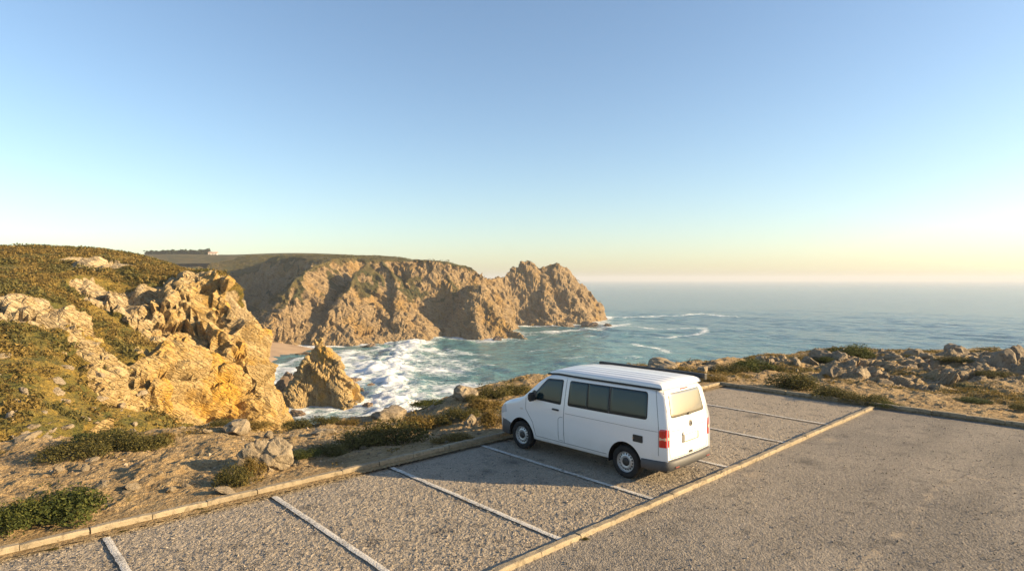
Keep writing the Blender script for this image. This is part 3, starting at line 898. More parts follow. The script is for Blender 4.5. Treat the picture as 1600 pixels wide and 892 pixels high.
def plan(x):
    r = np.interp(x, [-1.0, -0.97, -0.94, -0.88, -0.78, -0.6, 2.4, 3.0, 3.4, 3.7, 3.84, 3.93, 4.0], [0.885, 0.90, 0.935, 0.968, 0.987, 1.0, 1.0, 0.985, 0.950, 0.89, 0.83, 0.73, .70])
    return float(r)
def shear(x, z):
    """rear face leans forward above the belt"""
    w = np.clip((0.2 - x) / 1.17, 0, 1)
    return w * (0.16 * np.clip((z - 1.12) / 0.75, 0, 1.1) ** 1.15)
def side_y(x, z):
    return float(np.interp(z, HW_Z, HW_W)) * plan(x)
def side_pt(x, z, off=0.0, sgn=1):
    y = side_y(x, z) + off
    return (x + float(shear(x, z)), sgn * y, z)
def rear_x(y, z):
    return XR + 0.045 * (abs(y) / 0.85) ** 2.4 + float(shear(XR, z))
def section(x):
    """half section from the floor centre to the roof centre"""
    top, bot = zt(x), zb(x)
    r = min(0.13, (top - bot) * 0.35)
    pts = [(0.0, bot), (side_y(x, bot) * 0.5, bot), (side_y(x, bot) - 0.10, bot), (side_y(x, bot + .03) - 0.02, bot + 0.012)]
    zs = [bot + 0.05, 0.46, 0.515, 0.545, 0.66, 0.80, 0.95, 1.05, 1.12, 1.20, 1.28, 1.40, 1.52, 1.66]
    lim = top - r
    for k, z in enumerate(zs):
        f = bot + 0.05 + (z - zs[0]) * (lim - bot - 0.05) / (1.80 - zs[0]) if top < 1.75 else z * 1.0
        f = min(max(f, bot + 0.04 + 0.002 * k), lim - 0.002 * (len(zs) - k))
        pts.append((side_y(x, f), f))
    for a in (0, 18, 36, 54, 72, 90):
        y = side_y(x, lim) - r * (1 - math.cos(R(a))) ; z = lim + r * math.sin(R(a)) * 0.82
        pts.append((y, z))
    ye = pts[-1][0]; ze = pts[-1][1]
    for f in (0.75, 0.5, 0.25, 0.0):
        pts.append((ye * f, ze + (top - ze) * (1 - f * f)))
    return pts
def build_body():
    xs = [-0.97, -0.955, -0.92, -0.86, -0.78, -0.66, -0.5, -0.25, 0, 0.3, 0.6, 0.9, 1.2, 1.5, 1.75, 1.95, 2.1, 2.2, 2.3, 2.45, 2.6, 2.75, 2.9, 2.98, 3.06, 3.14, 3.25, 3.4, 3.55, 3.68, 3.76, 3.82, 3.87, 3.905, 3.93]
    V = []; Fc = []
    m = len(section(0)); ring = 2 * m - 2
    for x in xs:
        sec = section(x)
        loop = [(y, z) for y, z in sec] + [(-y, z) for y, z in sec[-2:0:-1]]
        for y, z in loop:
            V.append((x + float(shear(x, z)), y, z))
    for i in range(len(xs) - 1):
        for j in range(ring):
            a, b = i * ring + j, i * ring + (j + 1) % ring
            Fc.append((a, b, b + ring, a + ring))
    # rear face: rings shrinking onto the curved tail
    prev = list(range(ring))
    cz = 1.1
    for k in (0.96, 0.9, 0.82, 0.72, 0.62, 0.52, 0.42, 0.32, 0.22, 0.12, 0.05):
        cur = []
        for j in range(ring):
            x, y, z = V[j]
            yy, zz = y * k, cz + (z - cz) * k
            cur.append(len(V)); V.append((rear_x(yy, zz) - 0.012, yy, zz))
        for j in range(ring):
            Fc.append((prev[(j + 1) % ring], prev[j], cur[j], cur[(j + 1) % ring]))
        prev = cur
    Fc.append(prev)
    last = (len(xs) - 1) * ring
    prev = list(range(last, last + ring))
    for k in (0.85, 0.5):
        cur = []
        for j in range(ring):
            x, y, z = V[last + j]
            cur.append(len(V)); V.append((x + 0.03 * (1 - k), y * k, 0.5 + (z - 0.5) * k))
        for j in range(ring): Fc.append((prev[j], prev[(j + 1) % ring], cur[(j + 1) % ring], cur[j]))
        prev = cur
    Fc.append(prev[::-1])
    me = pydata('body', V, Fc)
    bm = bmesh.new(); bm.from_mesh(me); bmesh.ops.recalc_face_normals(bm, faces=bm.faces); bm.to_mesh(me); bm.free()
    return me
def cyl_mesh(x, y0, y1, z, r, n=48):
    V = []; Fc = []
    for y in (y0, y1):
        for i in range(n):
            a = 2 * math.pi * i / n; V.append((x + r * math.cos(a), y, z + r * math.sin(a)))
    for i in range(n): Fc.append((i, (i + 1) % n, n + (i + 1) % n, n + i))
    Fc.append(tuple(range(n))[::-1]); Fc.append(tuple(range(n, 2 * n)))
    me = pydata('cut', V, Fc)
    bm = bmesh.new(); bm.from_mesh(me); bmesh.ops.recalc_face_normals(bm, faces=bm.faces); bm.to_mesh(me); bm.free()
    return me
AXLES = (0.0, 3.0); WR = 0.335
body_me = build_body()
tmp = bpy.data.objects.new('tmp_body', body_me); col.objects.link(tmp)
cutters = []
for ax in AXLES:
    for sg in (1, -1):
        c = bpy.data.objects.new('tmp_cut', cyl_mesh(ax, sg * 0.62, sg * 1.2, WR + 0.01, 0.405)); col.objects.link(c); cutters.append(c)
        md = tmp.modifiers.new('b', 'BOOLEAN'); md.operation = 'DIFFERENCE'; md.object = c; md.solver = 'EXACT'
dg = bpy.context.evaluated_depsgraph_get()
body2 = bpy.data.meshes.new_from_object(tmp.evaluated_get(dg)); body2.name = 'body'
for o in cutters + [tmp]: bpy.data.objects.remove(o, do_unlink=True)
bm = bmesh.new(); bm.from_mesh(body2)
for e in bm.edges: e.smooth = e.calc_face_angle(0) < R(38)
for f in bm.faces: f.smooth = True
bm.to_mesh(body2); bm.free()
body2.materials.clear(); body2.materials.append(WHITE)
BODY = link('body', body2, parent=VAN)

def round_poly(pts, r, seg=5):
    out = []; n = len(pts)
    for i in range(n):
        p0, p1, p2 = (np.array(pts[(i + k) % n], float) for k in (-1, 0, 1))
        rr = r[i] if isinstance(r, (list, tuple)) else r
        a = (p0 - p1) / np.linalg.norm(p0 - p1); b = (p2 - p1) / np.linalg.norm(p2 - p1)
        A, B = p1 + a * rr, p1 + b * rr
        for k in range(seg + 1):
            f = k / seg
            out.append((1 - f) ** 2 * A + 2 * f * (1 - f) * p1 + f * f * B)
    return out
def densify(out, step=0.12):
    r = []
    for i in range(len(out)):
        a, b = out[i], out[(i + 1) % len(out)]
        n = max(1, int(np.linalg.norm(b - a) / step))
        for k in range(n): r.append(a + (b - a) * k / n)
    return r
def patch(name, pts, fn, rad, lift, mat, parent, thick=0.012):
    """a flush panel following the surface fn(a, b, lift)"""
    o = densify(round_poly(pts, rad)); n = len(o); c = sum(o) / n
    V = [fn(p[0], p[1], lift - thick) for p in o]
    rings = [(1.0, lift - 0.002), (0.985, lift)]
    rings += [(k, lift) for k in (0.82, 0.64, 0.46, 0.28, 0.12)]
    for k, lf in rings:
        for p in o:
            q = c + (p - c) * k; V.append(fn(q[0], q[1], lf))
    Fc = []
    for i in range(len(rings)):
        for j in range(n):
            Fc.append((i * n + j, i * n + (j + 1) % n, (i + 1) * n + (j + 1) % n, (i + 1) * n + j))
    Fc.append(tuple(range(len(rings) * n, (len(rings) + 1) * n)))
    me = pydata(name, V, Fc)
    bm = bmesh.new(); bm.from_mesh(me); bmesh.ops.recalc_face_normals(bm, faces=bm.faces)
    for f in bm.faces: f.smooth = True
    for e in bm.edges: e.smooth = e.calc_face_angle(0) < R(40)
    bm.to_mesh(me); bm.free()
    return link(name, me, mat, parent)
def side_fn(sgn): return lambda a, b, l: side_pt(a, b, l, sgn)
def rear_fn(a, b, l): return (rear_x(a, b) - 0.012 - l, a, b)
def strip(name, pts, fn, w, lift, mat, parent):
    """a thin band along a line drawn on a surface"""
    p = [np.array(q, float) for q in pts]; o = []
    for i in range(len(p) - 1):
        n = max(1, int(np.linalg.norm(p[i + 1] - p[i]) / 0.06))
        for k in range(n): o.append(p[i] + (p[i + 1] - p[i]) * k / n)
    o.append(p[-1]); V = []; Fc = []
    for i, q in enumerate(o):
        d = o[min(i + 1, len(o) - 1)] - o[max(i - 1, 0)]; d = d / np.linalg.norm(d); nn = np.array((-d[1], d[0])) * w / 2
        for q2, l in ((q + nn, lift - .004), (q + nn, lift), (q - nn, lift), (q - nn, lift - .004)): V.append(fn(q2[0], q2[1], l))
    for i in range(len(o) - 1):
        for j in range(3): Fc.append((4*i+j, 4*i+j+1, 4*i+4+j+1, 4*i+4+j))
    return link(name, pydata(name, V, Fc), mat, parent)

for sg in (1, -1):
    fn = side_fn(sg)
    # cab door with glass, handle, seams
    door = patch('cab_window', [(1.735, 1.235), (2.70, 1.255), (2.20, 1.775), (1.715, 1.795)], fn, [0.05, 0.04, 0.06, 0.05], 0.004, SEAL, VAN)
    patch('pane', [(1.755, 1.262), (2.64, 1.278), (2.18, 1.752), (1.74, 1.77)], fn, [0.04, 0.03, 0.05, 0.04], 0.007, GLASS, door, 0.006)
    frm = patch('side_window', [(0.412, 1.255), (1.545, 1.245), (1.53, 1.80), (0.412, 1.81)], fn, [0.003, 0.06, 0.06, 0.003], 0.004, SEAL, VAN)
    patch('pane', [(1.015, 1.275), (1.525, 1.268), (1.51, 1.782), (1.015, 1.787)], fn, 0.03, 0.0075, GLASS, frm, 0.006)
    patch('pane', [(0.440, 1.278), (0.985, 1.275), (0.985, 1.787), (0.440, 1.79)], fn, 0.03, 0.007, GLASS, frm, 0.006)
    frm = patch('rear_side_window', [(-0.55, 1.275), (0.409, 1.256), (0.409, 1.811), (-0.60, 1.82)], fn, [0.07, 0.003, 0.003, 0.08], 0.004, SEAL, VAN)
    patch('pane', [(-0.53, 1.295), (0.385, 1.282), (0.385, 1.792), (-0.58, 1.80)], fn, [0.06, 0.03, 0.03, 0.07], 0.007, GLASS, frm, 0.006)
    strip('door_seam', [(1.635, 0.40), (1.635, 1.20), (1.625, 1.84)], fn, 0.010, 0.0025, SEAM, VAN)
    strip('door_seam', [(2.845, 1.25), (2.835, 0.98), (2.60, 0.70), (2.52, 0.40)], fn, 0.009, 0.0025, SEAM, VAN)
    strip('sill_seam', [(0.46, 0.400), (2.52, 0.400)], fn, 0.008, 0.0025, SEAM, VAN)
    strip('belt_seam', [(-0.78, 1.085), (-0.3, 1.075), (1.60, 1.07)], fn, 0.006, 0.0022, SEAM, VAN)
    strip('rear_corner_seam', [(-0.80, 1.86), (-0.80, 1.15), (-0.80, 0.62)], fn, 0.008, 0.0025, SEAM, VAN)
    patch('door_handle', [(1.78, 1.095), (1.97, 1.10), (1.97, 1.135), (1.78, 1.13)], fn, 0.012, 0.032, DARKPL, VAN, 0.03)
    if sg > 0:
        strip('flap_seam', [(1.66, 0.44), (1.80, 0.44), (1.80, 0.92), (1.74, 0.97), (1.66, 0.97)], fn, 0.007, 0.0025, SEAM, VAN)
        fl = patch('power_socket_flap', [(-0.45, 0.805), (-0.22, 0.805), (-0.22, 0.945), (-0.45, 0.945)], fn, 0.015, 0.014, DARKPL, VAN)
        patch('socket_catch', [(-0.24, 0.86), (-0.22, 0.86), (-0.22, 0.895), (-0.24, 0.895)], fn, 0.006, 0.022, CHROME, fl)
    patch('side_indicator', [(2.93, 0.955), (3.02, 0.955), (3.02, 0.995), (2.93, 0.995)], fn, 0.012, 0.008, plain('frosted_lens', (0.6, 0.55, 0.5), 0.3) if sg > 0 else AMBER, VAN)
    # tail light wraps round the corner
    tl = patch('tail_light', [(-0.955, 0.79), (-0.815, 0.79), (-0.815, 1.14), (-0.955, 1.14)], fn, [0.01, 0.02, 0.05, 0.01], 0.010, RED, VAN)
    patch('clear_band', [(-0.95, 0.925), (-0.82, 0.925), (-0.82, 0.985), (-0.95, 0.985)], fn, 0.005, 0.013, AMBER, tl)
    rl = patch('tail_light', [(sg * 0.855, 0.79), (sg * 0.775, 0.79), (sg * 0.80, 1.14), (sg * 0.855, 1.14)], rear_fn, [0.005, 0.03, 0.03, 0.005], 0.012, RED, VAN)
    patch('clear_band', [(sg * 0.85, 0.925), (sg * 0.785, 0.925), (sg * 0.79, 0.985), (sg * 0.85, 0.985)], rear_fn, 0.004, 0.016, AMBER, rl)
    # headlamp, on the side away from the viewer's sight but part of the van
    patch('headlamp', [(3.55, 0.80), (3.80, 0.72), (3.82, 0.86), (3.60, 1.00)], fn, 0.04, 0.006, plain('headlamp_lens', (0.5, 0.52, 0.54), 0.08) if sg > 0 else AMBER, VAN)
    # mirror
    bm = bmesh.new(); bmesh.ops.create_cube(bm, size=1.0)
    for v in bm.verts:
        v.co = Vector((2.52 + v.co.x * 0.11, sg * (1.075 + v.co.y * 0.20), 1.33 + v.co.z * 0.20))
    bmesh.ops.bevel(bm, geom=bm.edges[:], offset=0.035, segments=3, affect='EDGES')
    r_ = bmesh.ops.create_cube(bm, size=1.0)
    for v in r_['verts']: v.co = Vector((2.56 + v.co.x * 0.08, sg * (0.95 + v.co.y * 0.10), 1.27 + v.co.z * 0.07))
    me = bpy.data.meshes.new('wing_mirror'); bm.to_mesh(me); bm.free()
    link('wing_mirror', me, DARKPL, VAN)
    patch('mirror_foot', [(2.52, 1.24), (2.80, 1.25), (2.60, 1.46), (2.50, 1.44)], fn, 0.02, 0.012, DARKPL, VAN)
    # wheel arch lining and wheels
    for ax in AXLES:
        V = []; Fc = []; n = 40
        for y in (0.945, 0.63):
            for i in range(n + 1):
                a = math.pi * (-0.06 + 1.12 * i / n); V.append((ax + 0.401 * math.cos(a), sg * y * (plan(ax) if y > .9 else 1) , WR + 0.01 + 0.401 * math.sin(a)))
        for i in range(n): Fc.append((i, i + 1, n + 2 + i, n + 1 + i))
        Fc.append(tuple(range(n + 1, 2 * n + 2)))
        link('wheel_arch', pydata('wheel_arch', V, Fc), SEAL, VAN)

# wheels
def lathe(prof, n=64, close=False):
    V = []; Fc = []
    for i in range(n):
        a = 2 * math.pi * i / n
        for (r, y) in prof: V.append((r * math.cos(a), y, r * math.sin(a)))
    m = len(prof)
    for i in range(n):
        for j in range(m - (0 if close else 1)):
            a, b = i * m + j, i * m + (j + 1) % m
            c, d = ((i + 1) % n) * m + j, ((i + 1) % n) * m + (j + 1) % m
            Fc.append((a, c, d, b))
    return V, Fc
tyre_me = pydata('tyre', *lathe([(0.205, 0.085), (0.212, 0.100), (0.25, 0.108), (0.295, 0.106), (0.322, 0.094), (0.333, 0.072), (0.335, 0.04), (0.335, -0.04), (0.333, -0.072), (0.322, -0.094), (0.25, -0.108), (0.205, -0.085)], 64, True), smooth=True)
Vr, Fr = lathe([(0.212, 0.092), (0.206, 0.098), (0.200, 0.092), (0.194, 0.070)], 64)
def ring_sectors(r0, y0, r1, y1, n, skip):
    base = len(Vr)
    for i in range(n):
        a = 2 * math.pi * i / n
        for r, y in ((r0, y0), (r1, y1)): Vr.append((r * math.cos(a), y, r * math.sin(a)))
    for i in range(n):
        if skip(i): continue
        j = (i + 1) % n; Fr.append((base + 2*i, base + 2*j, base + 2*j + 1, base + 2*i + 1))
ring_sectors(0.194, 0.070, 0.176, 0.066, 96, lambda i: False)
ring_sectors(0.176, 0.066, 0.146, 0.078, 96, lambda i: i % 6 in (0, 1, 2))
ring_sectors(0.146, 0.078, 0.120, 0.088, 96, lambda i: False)
ring_sectors(0.120, 0.088, 0.085, 0.080, 96, lambda i: False)
rim_me = pydata('rim', Vr, Fr, smooth=False)
back_me = pydata('brake_drum', *lathe([(0.0, 0.03), (0.10, 0.03), (0.20, 0.02), (0.205, 0.0)], 32))
cap_me = pydata('hub_cap', *lathe([(0.0, 0.108), (0.045, 0.106), (0.075, 0.098), (0.086, 0.079)], 32), smooth=True)
for me, m_ in ((tyre_me, RUBBER), (rim_me, STEEL), (back_me, SEAL), (cap_me, DARKPL)): me.materials.append(m_)
for ax in AXLES:
    for sg in (1, -1):
        w = link('wheel', None, parent=VAN, loc=(ax, sg * 0.805, WR - 0.008))
        if sg < 0: w.rotation_euler = (0, 0, math.pi)
        w.rotation_euler.y = random.random() * 3
        for nm, me in (('tyre', tyre_me), ('rim', rim_me), ('brake_drum', back_me), ('hub_cap', cap_me)): link(nm, me, parent=w)

# lower bumpers
def bumper(name, stations, mat):
    V = []; Fc = []
    for (x, y, zlo, zhi, nx, ny) in stations:
        for (o_, z) in ((0.0, zlo), (0.030, zlo + 0.02), (0.038, (zlo + zhi) / 2), (0.034, zhi - 0.025), (0.018, zhi), (-0.03, zhi + 0.002)):
            V.append((x + nx * o_, y + ny * o_, z))
    m = 6
    for i in range(len(stations) - 1):
        for j in range(m - 1): Fc.append((i*m+j, i*m+j+1, (i+1)*m+j+1, (i+1)*m+j))
    me = pydata(name, V, Fc, smooth=True)
    bm = bmesh.new(); bm.from_mesh(me); bmesh.ops.recalc_face_normals(bm, faces=bm.faces); bm.to_mesh(me); bm.free()
    return link(name, me, mat, VAN)
st_ = []
for sg in (1, -1):
    L_ = [(-0.41, sg * 0.925, 0.31, 0.50, 0, sg), (-0.60, sg * 0.928, 0.31, 0.51, 0, sg), (-0.80, sg * 0.915, 0.32, 0.52, -0.2, sg), (-0.91, sg * 0.875, 0.33, 0.525, -0.6, sg * 0.8), (-0.965, sg * 0.80, 0.335, 0.525, -0.9, sg * 0.5), (-0.995, sg * 0.66, 0.34, 0.53, -1.2, 0.15 * sg), (-1.005, sg * 0.3, 0.34, 0.53, -1.3, 0)]
    st_ = L_ if sg > 0 else st_ + L_[::-1]
rb = bumper('rear_bumper', st_, GREYPL)
for sg in (1, -1):
    link('reflector', bevel_box('reflector', -1.050, -1.02, sg * 0.62 - 0.07, sg * 0.62 + 0.07, 0.380, 0.402, 0.005), plain('dull_red_reflector', (0.16, 0.02, 0.015), 0.4), rb)
st_ = []
for sg in (1, -1):
    L_ = [(3.38, sg * 0.885, 0.27, 0.56, 0, sg), (3.56, sg * 0.855, 0.26, 0.60, 0.1, sg), (3.72, sg * 0.80, 0.25, 0.64, 0.4, sg * .9), (3.84, sg * 0.71, 0.25, 0.66, 0.8, sg * 0.6), (3.92, sg * 0.55, 0.25, 0.66, 1.0, 0.3 * sg), (3.955, sg * 0.25, 0.25, 0.66, 1.1, 0)]
    st_ = L_ if sg > 0 else st_ + L_[::-1]
bumper('front_bumper', st_, GREYPL)
link('underbody', bevel_box('underbody', -0.80, 3.6, -0.6, 0.6, 0.20, 0.34, 0.03), SEAL, VAN)

# tailgate: glass, brake light, plate recess, plate, emblem, handle, seams
rg = patch('rear_window', [(-0.675, 1.325), (0.675, 1.325), (0.615, 1.80), (-0.615, 1.80)], rear_fn, [0.08, 0.08, 0.07, 0.07], 0.004, SEAL, VAN)
patch('pane', [(-0.660, 1.34), (0.660, 1.34), (0.602, 1.787), (-0.602, 1.787)], rear_fn, [0.07, 0.07, 0.06, 0.06], 0.008, plain('rear_glass', (0.13, 0.12, 0.09), 0.10, IOR=1.9, Specular_IOR_Level=0.9), rg, 0.006)  # the sun's golden reflection is partly put into this pale glass colour
patch('rear_wiper', [(-0.05, 1.325), (0.06, 1.325), (0.06, 1.365), (-0.05, 1.365)], rear_fn, 0.012, 0.035, DARKPL, VAN, 0.03)
patch('brake_light', [(-0.14, 1.828), (0.14, 1.828), (0.14, 1.852), (-0.14, 1.852)], rear_fn, 0.008, 0.012, RED, VAN)
pr = patch('plate_recess', [(-0.34, 0.80), (0.34, 0.80), (0.32, 1.015), (-0.32, 1.015)], rear_fn, 0.03, 0.008, plain('plate_recess_panel', (0.15, 0.14, 0.125), 0.5), VAN)
patch('grip_bar', [(-0.33, 0.965), (0.33, 0.965), (0.31, 1.01), (-0.31, 1.01)], rear_fn, 0.012, 0.035, WHITE, pr, 0.035)
patch('number_plate', [(-0.26, 0.825), (0.26, 0.825), (0.26, 0.945), (-0.26, 0.945)], rear_fn, 0.012, 0.018, PLATE, VAN)
patch('tow_cover', [(-0.07, 0.565), (0.07, 0.565), (0.07, 0.605), (-0.07, 0.605)], rear_fn, 0.010, 0.010, DARKPL, VAN)
strip('tailgate_seam', [(0.735, 1.86), (0.765, 1.3), (0.77, 0.80), (0.74, 0.56), (0.0, 0.55), (-0.74, 0.56), (-0.77, 0.80), (-0.765, 1.3), (-0.735, 1.86)], rear_fn, 0.009, 0.0028, SEAM, VAN)
strip('tailgate_crease', [(-0.70, 1.085), (-0.36, 1.075)], rear_fn, 0.006, 0.0028, SEAM, VAN)
strip('tailgate_crease', [(0.36, 1.075), (0.70, 1.085)], rear_fn, 0.006, 0.0028, SEAM, VAN)
# round emblem: a ring with a V over a W
Vr2 = []; Fr2 = []
n = 28
for i in range(n):
    a = 2 * math.pi * i / n
    for r_, x_ in ((0.062, 0.0), (0.062, 0.012), (0.050, 0.012), (0.050, 0.0)):
        p = rear_fn(r_ * math.sin(a), 1.155 + r_ * math.cos(a), x_); Vr2.append(p)
for i in range(n):
    for j in range(3): Fr2.append((i*4+j, i*4+j+1, ((i+1) % n)*4+j+1, ((i+1) % n)*4+j))
em = link('emblem', pydata('emblem', Vr2, Fr2, smooth=False), CHROME, VAN)
disc = patch('emblem_disc', [(0.045 * math.sin(a * math.pi / 6), 1.155 + 0.045 * math.cos(a * math.pi / 6)) for a in range(12)], rear_fn, 0.005, 0.003, plain('emblem_ground', (0.09, 0.10, 0.12), 0.4), em)
for pts in ([(-0.026, 1.200), (0.0, 1.160), (0.026, 1.200)], [(-0.042, 1.175), (-0.020, 1.112), (0.0, 1.148), (0.020, 1.112), (0.042, 1.175)]):
    strip('emblem_stroke', pts, rear_fn, 0.010, 0.011, CHROME, em)

# windscreen and bonnet gap (seen from the far side)
def top_fn(a, b, l):
    x = a; y = b
    sec = section(x); ye = sec[-5][0]; ze = sec[-5][1]; top = zt(x)
    f = min(abs(y) / ye, 1.0)
    return (x + 0.6 * l, y, ze + (top - ze) * (1 - f * f) + l)
ws = patch('windscreen', [(2.96, -0.70), (2.96, 0.70), (2.25, 0.62), (2.25, -0.62)], top_fn, 0.05, 0.006, SEAL, VAN)
patch('pane', [(2.94, -0.68), (2.94, 0.68), (2.27, 0.60), (2.27, -0.60)], top_fn, 0.05, 0.010, GLASS, ws, 0.006)
patch('grille', [(-0.45, 0.72), (0.45, 0.72), (0.45, 0.86), (-0.45, 0.86)], lambda a, b, l: (3.93 - (b - 0.66) * 0.36 + l + 0.02, a, b), 0.03, 0.004, DARKPL, VAN)

# pop-up roof with ribs, its rubber seal and the awning rail
def build_poproof():
    xs = [-0.795, -0.785, -0.76, -0.70, -0.5, 0, 0.5, 1.0, 1.5, 1.9, 2.05, 2.15, 2.22, 2.25, 2.26]
    ys = np.concatenate([[-0.795, -0.79, -0.78, -0.755], np.linspace(-0.72, 0.72, 73), [0.755, 0.78, 0.79, 0.795]])
    V = []
    for x in xs:
        end = 1 - 0.9 * sm(2.0, 2.28, np.array(x)) * 1.0
        h0 = np.interp(x, [-0.795, -0.785, -0.76, -0.70, -0.3, 1.7, 2.05, 2.22, 2.26], [0.0, 0.055, 0.085, 0.100, 0.112, 0.112, 0.085, 0.03, 0.0])
        taper = np.interp(x, [-0.80, 1.4, 2.26], [0.985, 1.0, 0.90])
        for y in ys:
            side = np.interp(abs(y), [0, 0.72, 0.755, 0.78, 0.79, 0.795], [1.0, 0.93, 0.90, 0.80, 0.50, 0.0])
            ph = (abs(y) / 0.19 + 0.25) % 1.0
            rib = 0.013 * sm(0.08, 0.22, np.array(ph)) * sm(0.92, 0.78, np.array(ph)) if abs(y) < 0.70 else 0.0
            rib *= np.interp(x, [-0.76, -0.66, 1.85, 2.0], [0, 1, 1, 0])
            crown = 0.035 * (1 - (y / 0.8) ** 2) * (h0 / 0.112)
            V.append((x, y * taper, 1.888 + h0 * side + crown + rib))
    me = np_mesh('pop_up_roof', V, grid_faces(len(xs), len(ys))[:, ::-1], smooth=True)
    bm = bmesh.new(); bm.from_mesh(me); bmesh.ops.recalc_face_normals(bm, faces=bm.faces)
    bm.to_mesh(me); bm.free()
    return me
ROOF = link('pop_up_roof', build_poproof(), WHITE, VAN)
o_ = [np.array(p) for p in [(-0.78, 0.80), (1.4, 0.812), (2.27, 0.735), (2.29, 0.5), (2.29, -0.5), (2.27, -0.735), (1.4, -0.812), (-0.78, -0.80)]]
V = []; Fc = []
od = []
for i in range(len(o_) - 1):
    k_ = max(1, int(np.linalg.norm(o_[i+1] - o_[i]) / 0.1))
    for k in range(k_): od.append(o_[i] + (o_[i+1] - o_[i]) * k / k_)
od.append(o_[-1])
for p in od:
    z = 1.872 - 0.03 * float(sm(1.9, 2.3, np.array(p[0])))
    for (k, dz) in ((1.0, 0.0), (1.022, 0.004), (1.022, 0.036), (0.99, 0.040)): V.append((p[0] if abs(p[0]) < 2.2 else p[0] * (1 + (k - 1) * .3), p[1] * k, z + dz))
for i in range(len(od) - 1):
    for j in range(3): Fc.append((4*i+j, 4*i+j+1, 4*i+5+j, 4*i+4+j))
link('roof_seal', pydata('roof_seal', V, Fc), SEAL, VAN)
rail = link('awning_rail', bevel_box('awning_rail', -0.86, 1.95, -0.885, -0.80, 1.945, 2.045, 0.018), DARKPL, VAN)
link('rail_end_cap', bevel_box('rail_end_cap', -0.885, -0.855, -0.895, -0.79, 1.92, 2.05, 0.01), DARKPL, rail)
# ------------------------------------------------------------------ rocks
bpy.context.view_layer.update()
GROUND = bpy.data.objects['ground']; CLIFF = bpy.data.objects['cliff']
def drop(x, y, ob=None, top=40.0):
    ok, p, n, i = (ob or GROUND).ray_cast(Vector((x, y, top)), Vector((0, 0, -1)))
    return p.z if ok else float(near_h(np.array([x]), np.array([y]))[0])

def rock_mesh(seed, sub=3, cuts=11, flat=0.75, rough=0.10, elong=(1.0, 0.8)):
    rs = np.random.RandomState(seed)
    bm = bmesh.new(); bmesh.ops.create_icosphere(bm, subdivisions=sub, radius=1.0)
    me = bpy.data.meshes.new('rock'); bm.to_mesh(me); bm.free()
    P = coords(me)
    for k in range(cuts):
        n = rs.normal(size=3); n /= np.linalg.norm(n)
        h = rs.uniform(0.52, 0.86)
        d = P @ n - h
        P = P - np.maximum(d, 0)[:, None] * n * 0.94
    P = P * np.array([elong[0], elong[1], flat])
    N = P / np.linalg.norm(P, axis=1)[:, None]
    P = P + N * (rough * fbm(P * 1.6 + seed, 3) + rock_disp(P.astype(np.float32), 0.55, rough * 1.3, seed * 1.7, crack=0.35))[:, None]
    set_coords(me, P)
    return me
def stone_material(name, a, b, c):
    t = NT(name)
    p = t.obj(); oi = t.n('ShaderNodeObjectInfo').outputs['Random']
    n1 = t.noise(1.6, 6, 0.65, vec=p); n2 = t.noise(7, 5, 0.7, vec=p); n3 = t.noise(24, 4, .7, vec=p)
    k = t.mix(t.ramp(n1, [(0.36, 0), (0.62, 1)]), a, b)
    k = t.mix(t.math('MULTIPLY', oi, 0.5), k, tuple(v * 0.72 for v in a))
    k = t.mix(t.ramp(n2, [(0.34, 0.85), (0.48, 0)]), k, c)
    h = t.math('ADD', t.math('MULTIPLY', n2, 1.0), t.math('MULTIPLY', n3, 0.5))
    return t.out(k, 0.92, t.bump(h, 0.8, 0.06), Specular_IOR_Level=0.25)
STONE = stone_material('pale_stone', (0.230, 0.182, 0.120), (0.340, 0.275, 0.190), (0.10, 0.078, 0.052))
STONE2 = stone_material('grey_stone', (0.190, 0.152, 0.108), (0.29, 0.235, 0.168), (0.10, 0.085, 0.07))
WETROCK = stone_material('wet_sea_rock', (0.12, 0.085, 0.058), (0.21, 0.15, 0.10), (0.05, 0.038, 0.03))
RV = [rock_mesh(k + 1, 3, 10 + k % 4, 0.55 + 0.10 * (k % 4), 0.10, (1.0, 0.65 + 0.1 * (k % 3))) for k in range(9)]
for m_ in RV: m_.materials.append(STONE)
RV2 = []
for m_ in RV:
    c_ = m_.copy(); c_.materials.clear(); c_.materials.append(STONE2); RV2.append(c_)
random.seed(21)
def put_rock(px, py, width_px, label, group=None, var=None, z=None, mats=RV, sink=0.25, tall=1.0, rot=None, cat='rock', name='rock'):
    """py is where the stone meets the ground"""
    d = 948 * CAM_H / (py - 436)
    for _ in range(6):
        g = drop((px - 800) / 948 * d, d); d = 0.5 * d + 0.5 * 948 * (CAM_H - g) / (py - 436)
    d = min(d, 46)
    x = (px - 800) / 948 * d; g = drop(x, d)
    s = width_px / 948 * d / 2
    o = link(name, mats[random.randrange(len(mats)) if var is None else var], loc=(x, d, g + s * (0.5 - sink) * tall), label=label, cat=cat, group=group)
    o.scale = (s * 1.08, s * random.uniform(0.85, 1.15), s * tall)
    o.rotation_euler = (random.uniform(-.25, .25), random.uniform(-.25, .25), random.uniform(0, 6.28) if rot is None else rot)
    return o

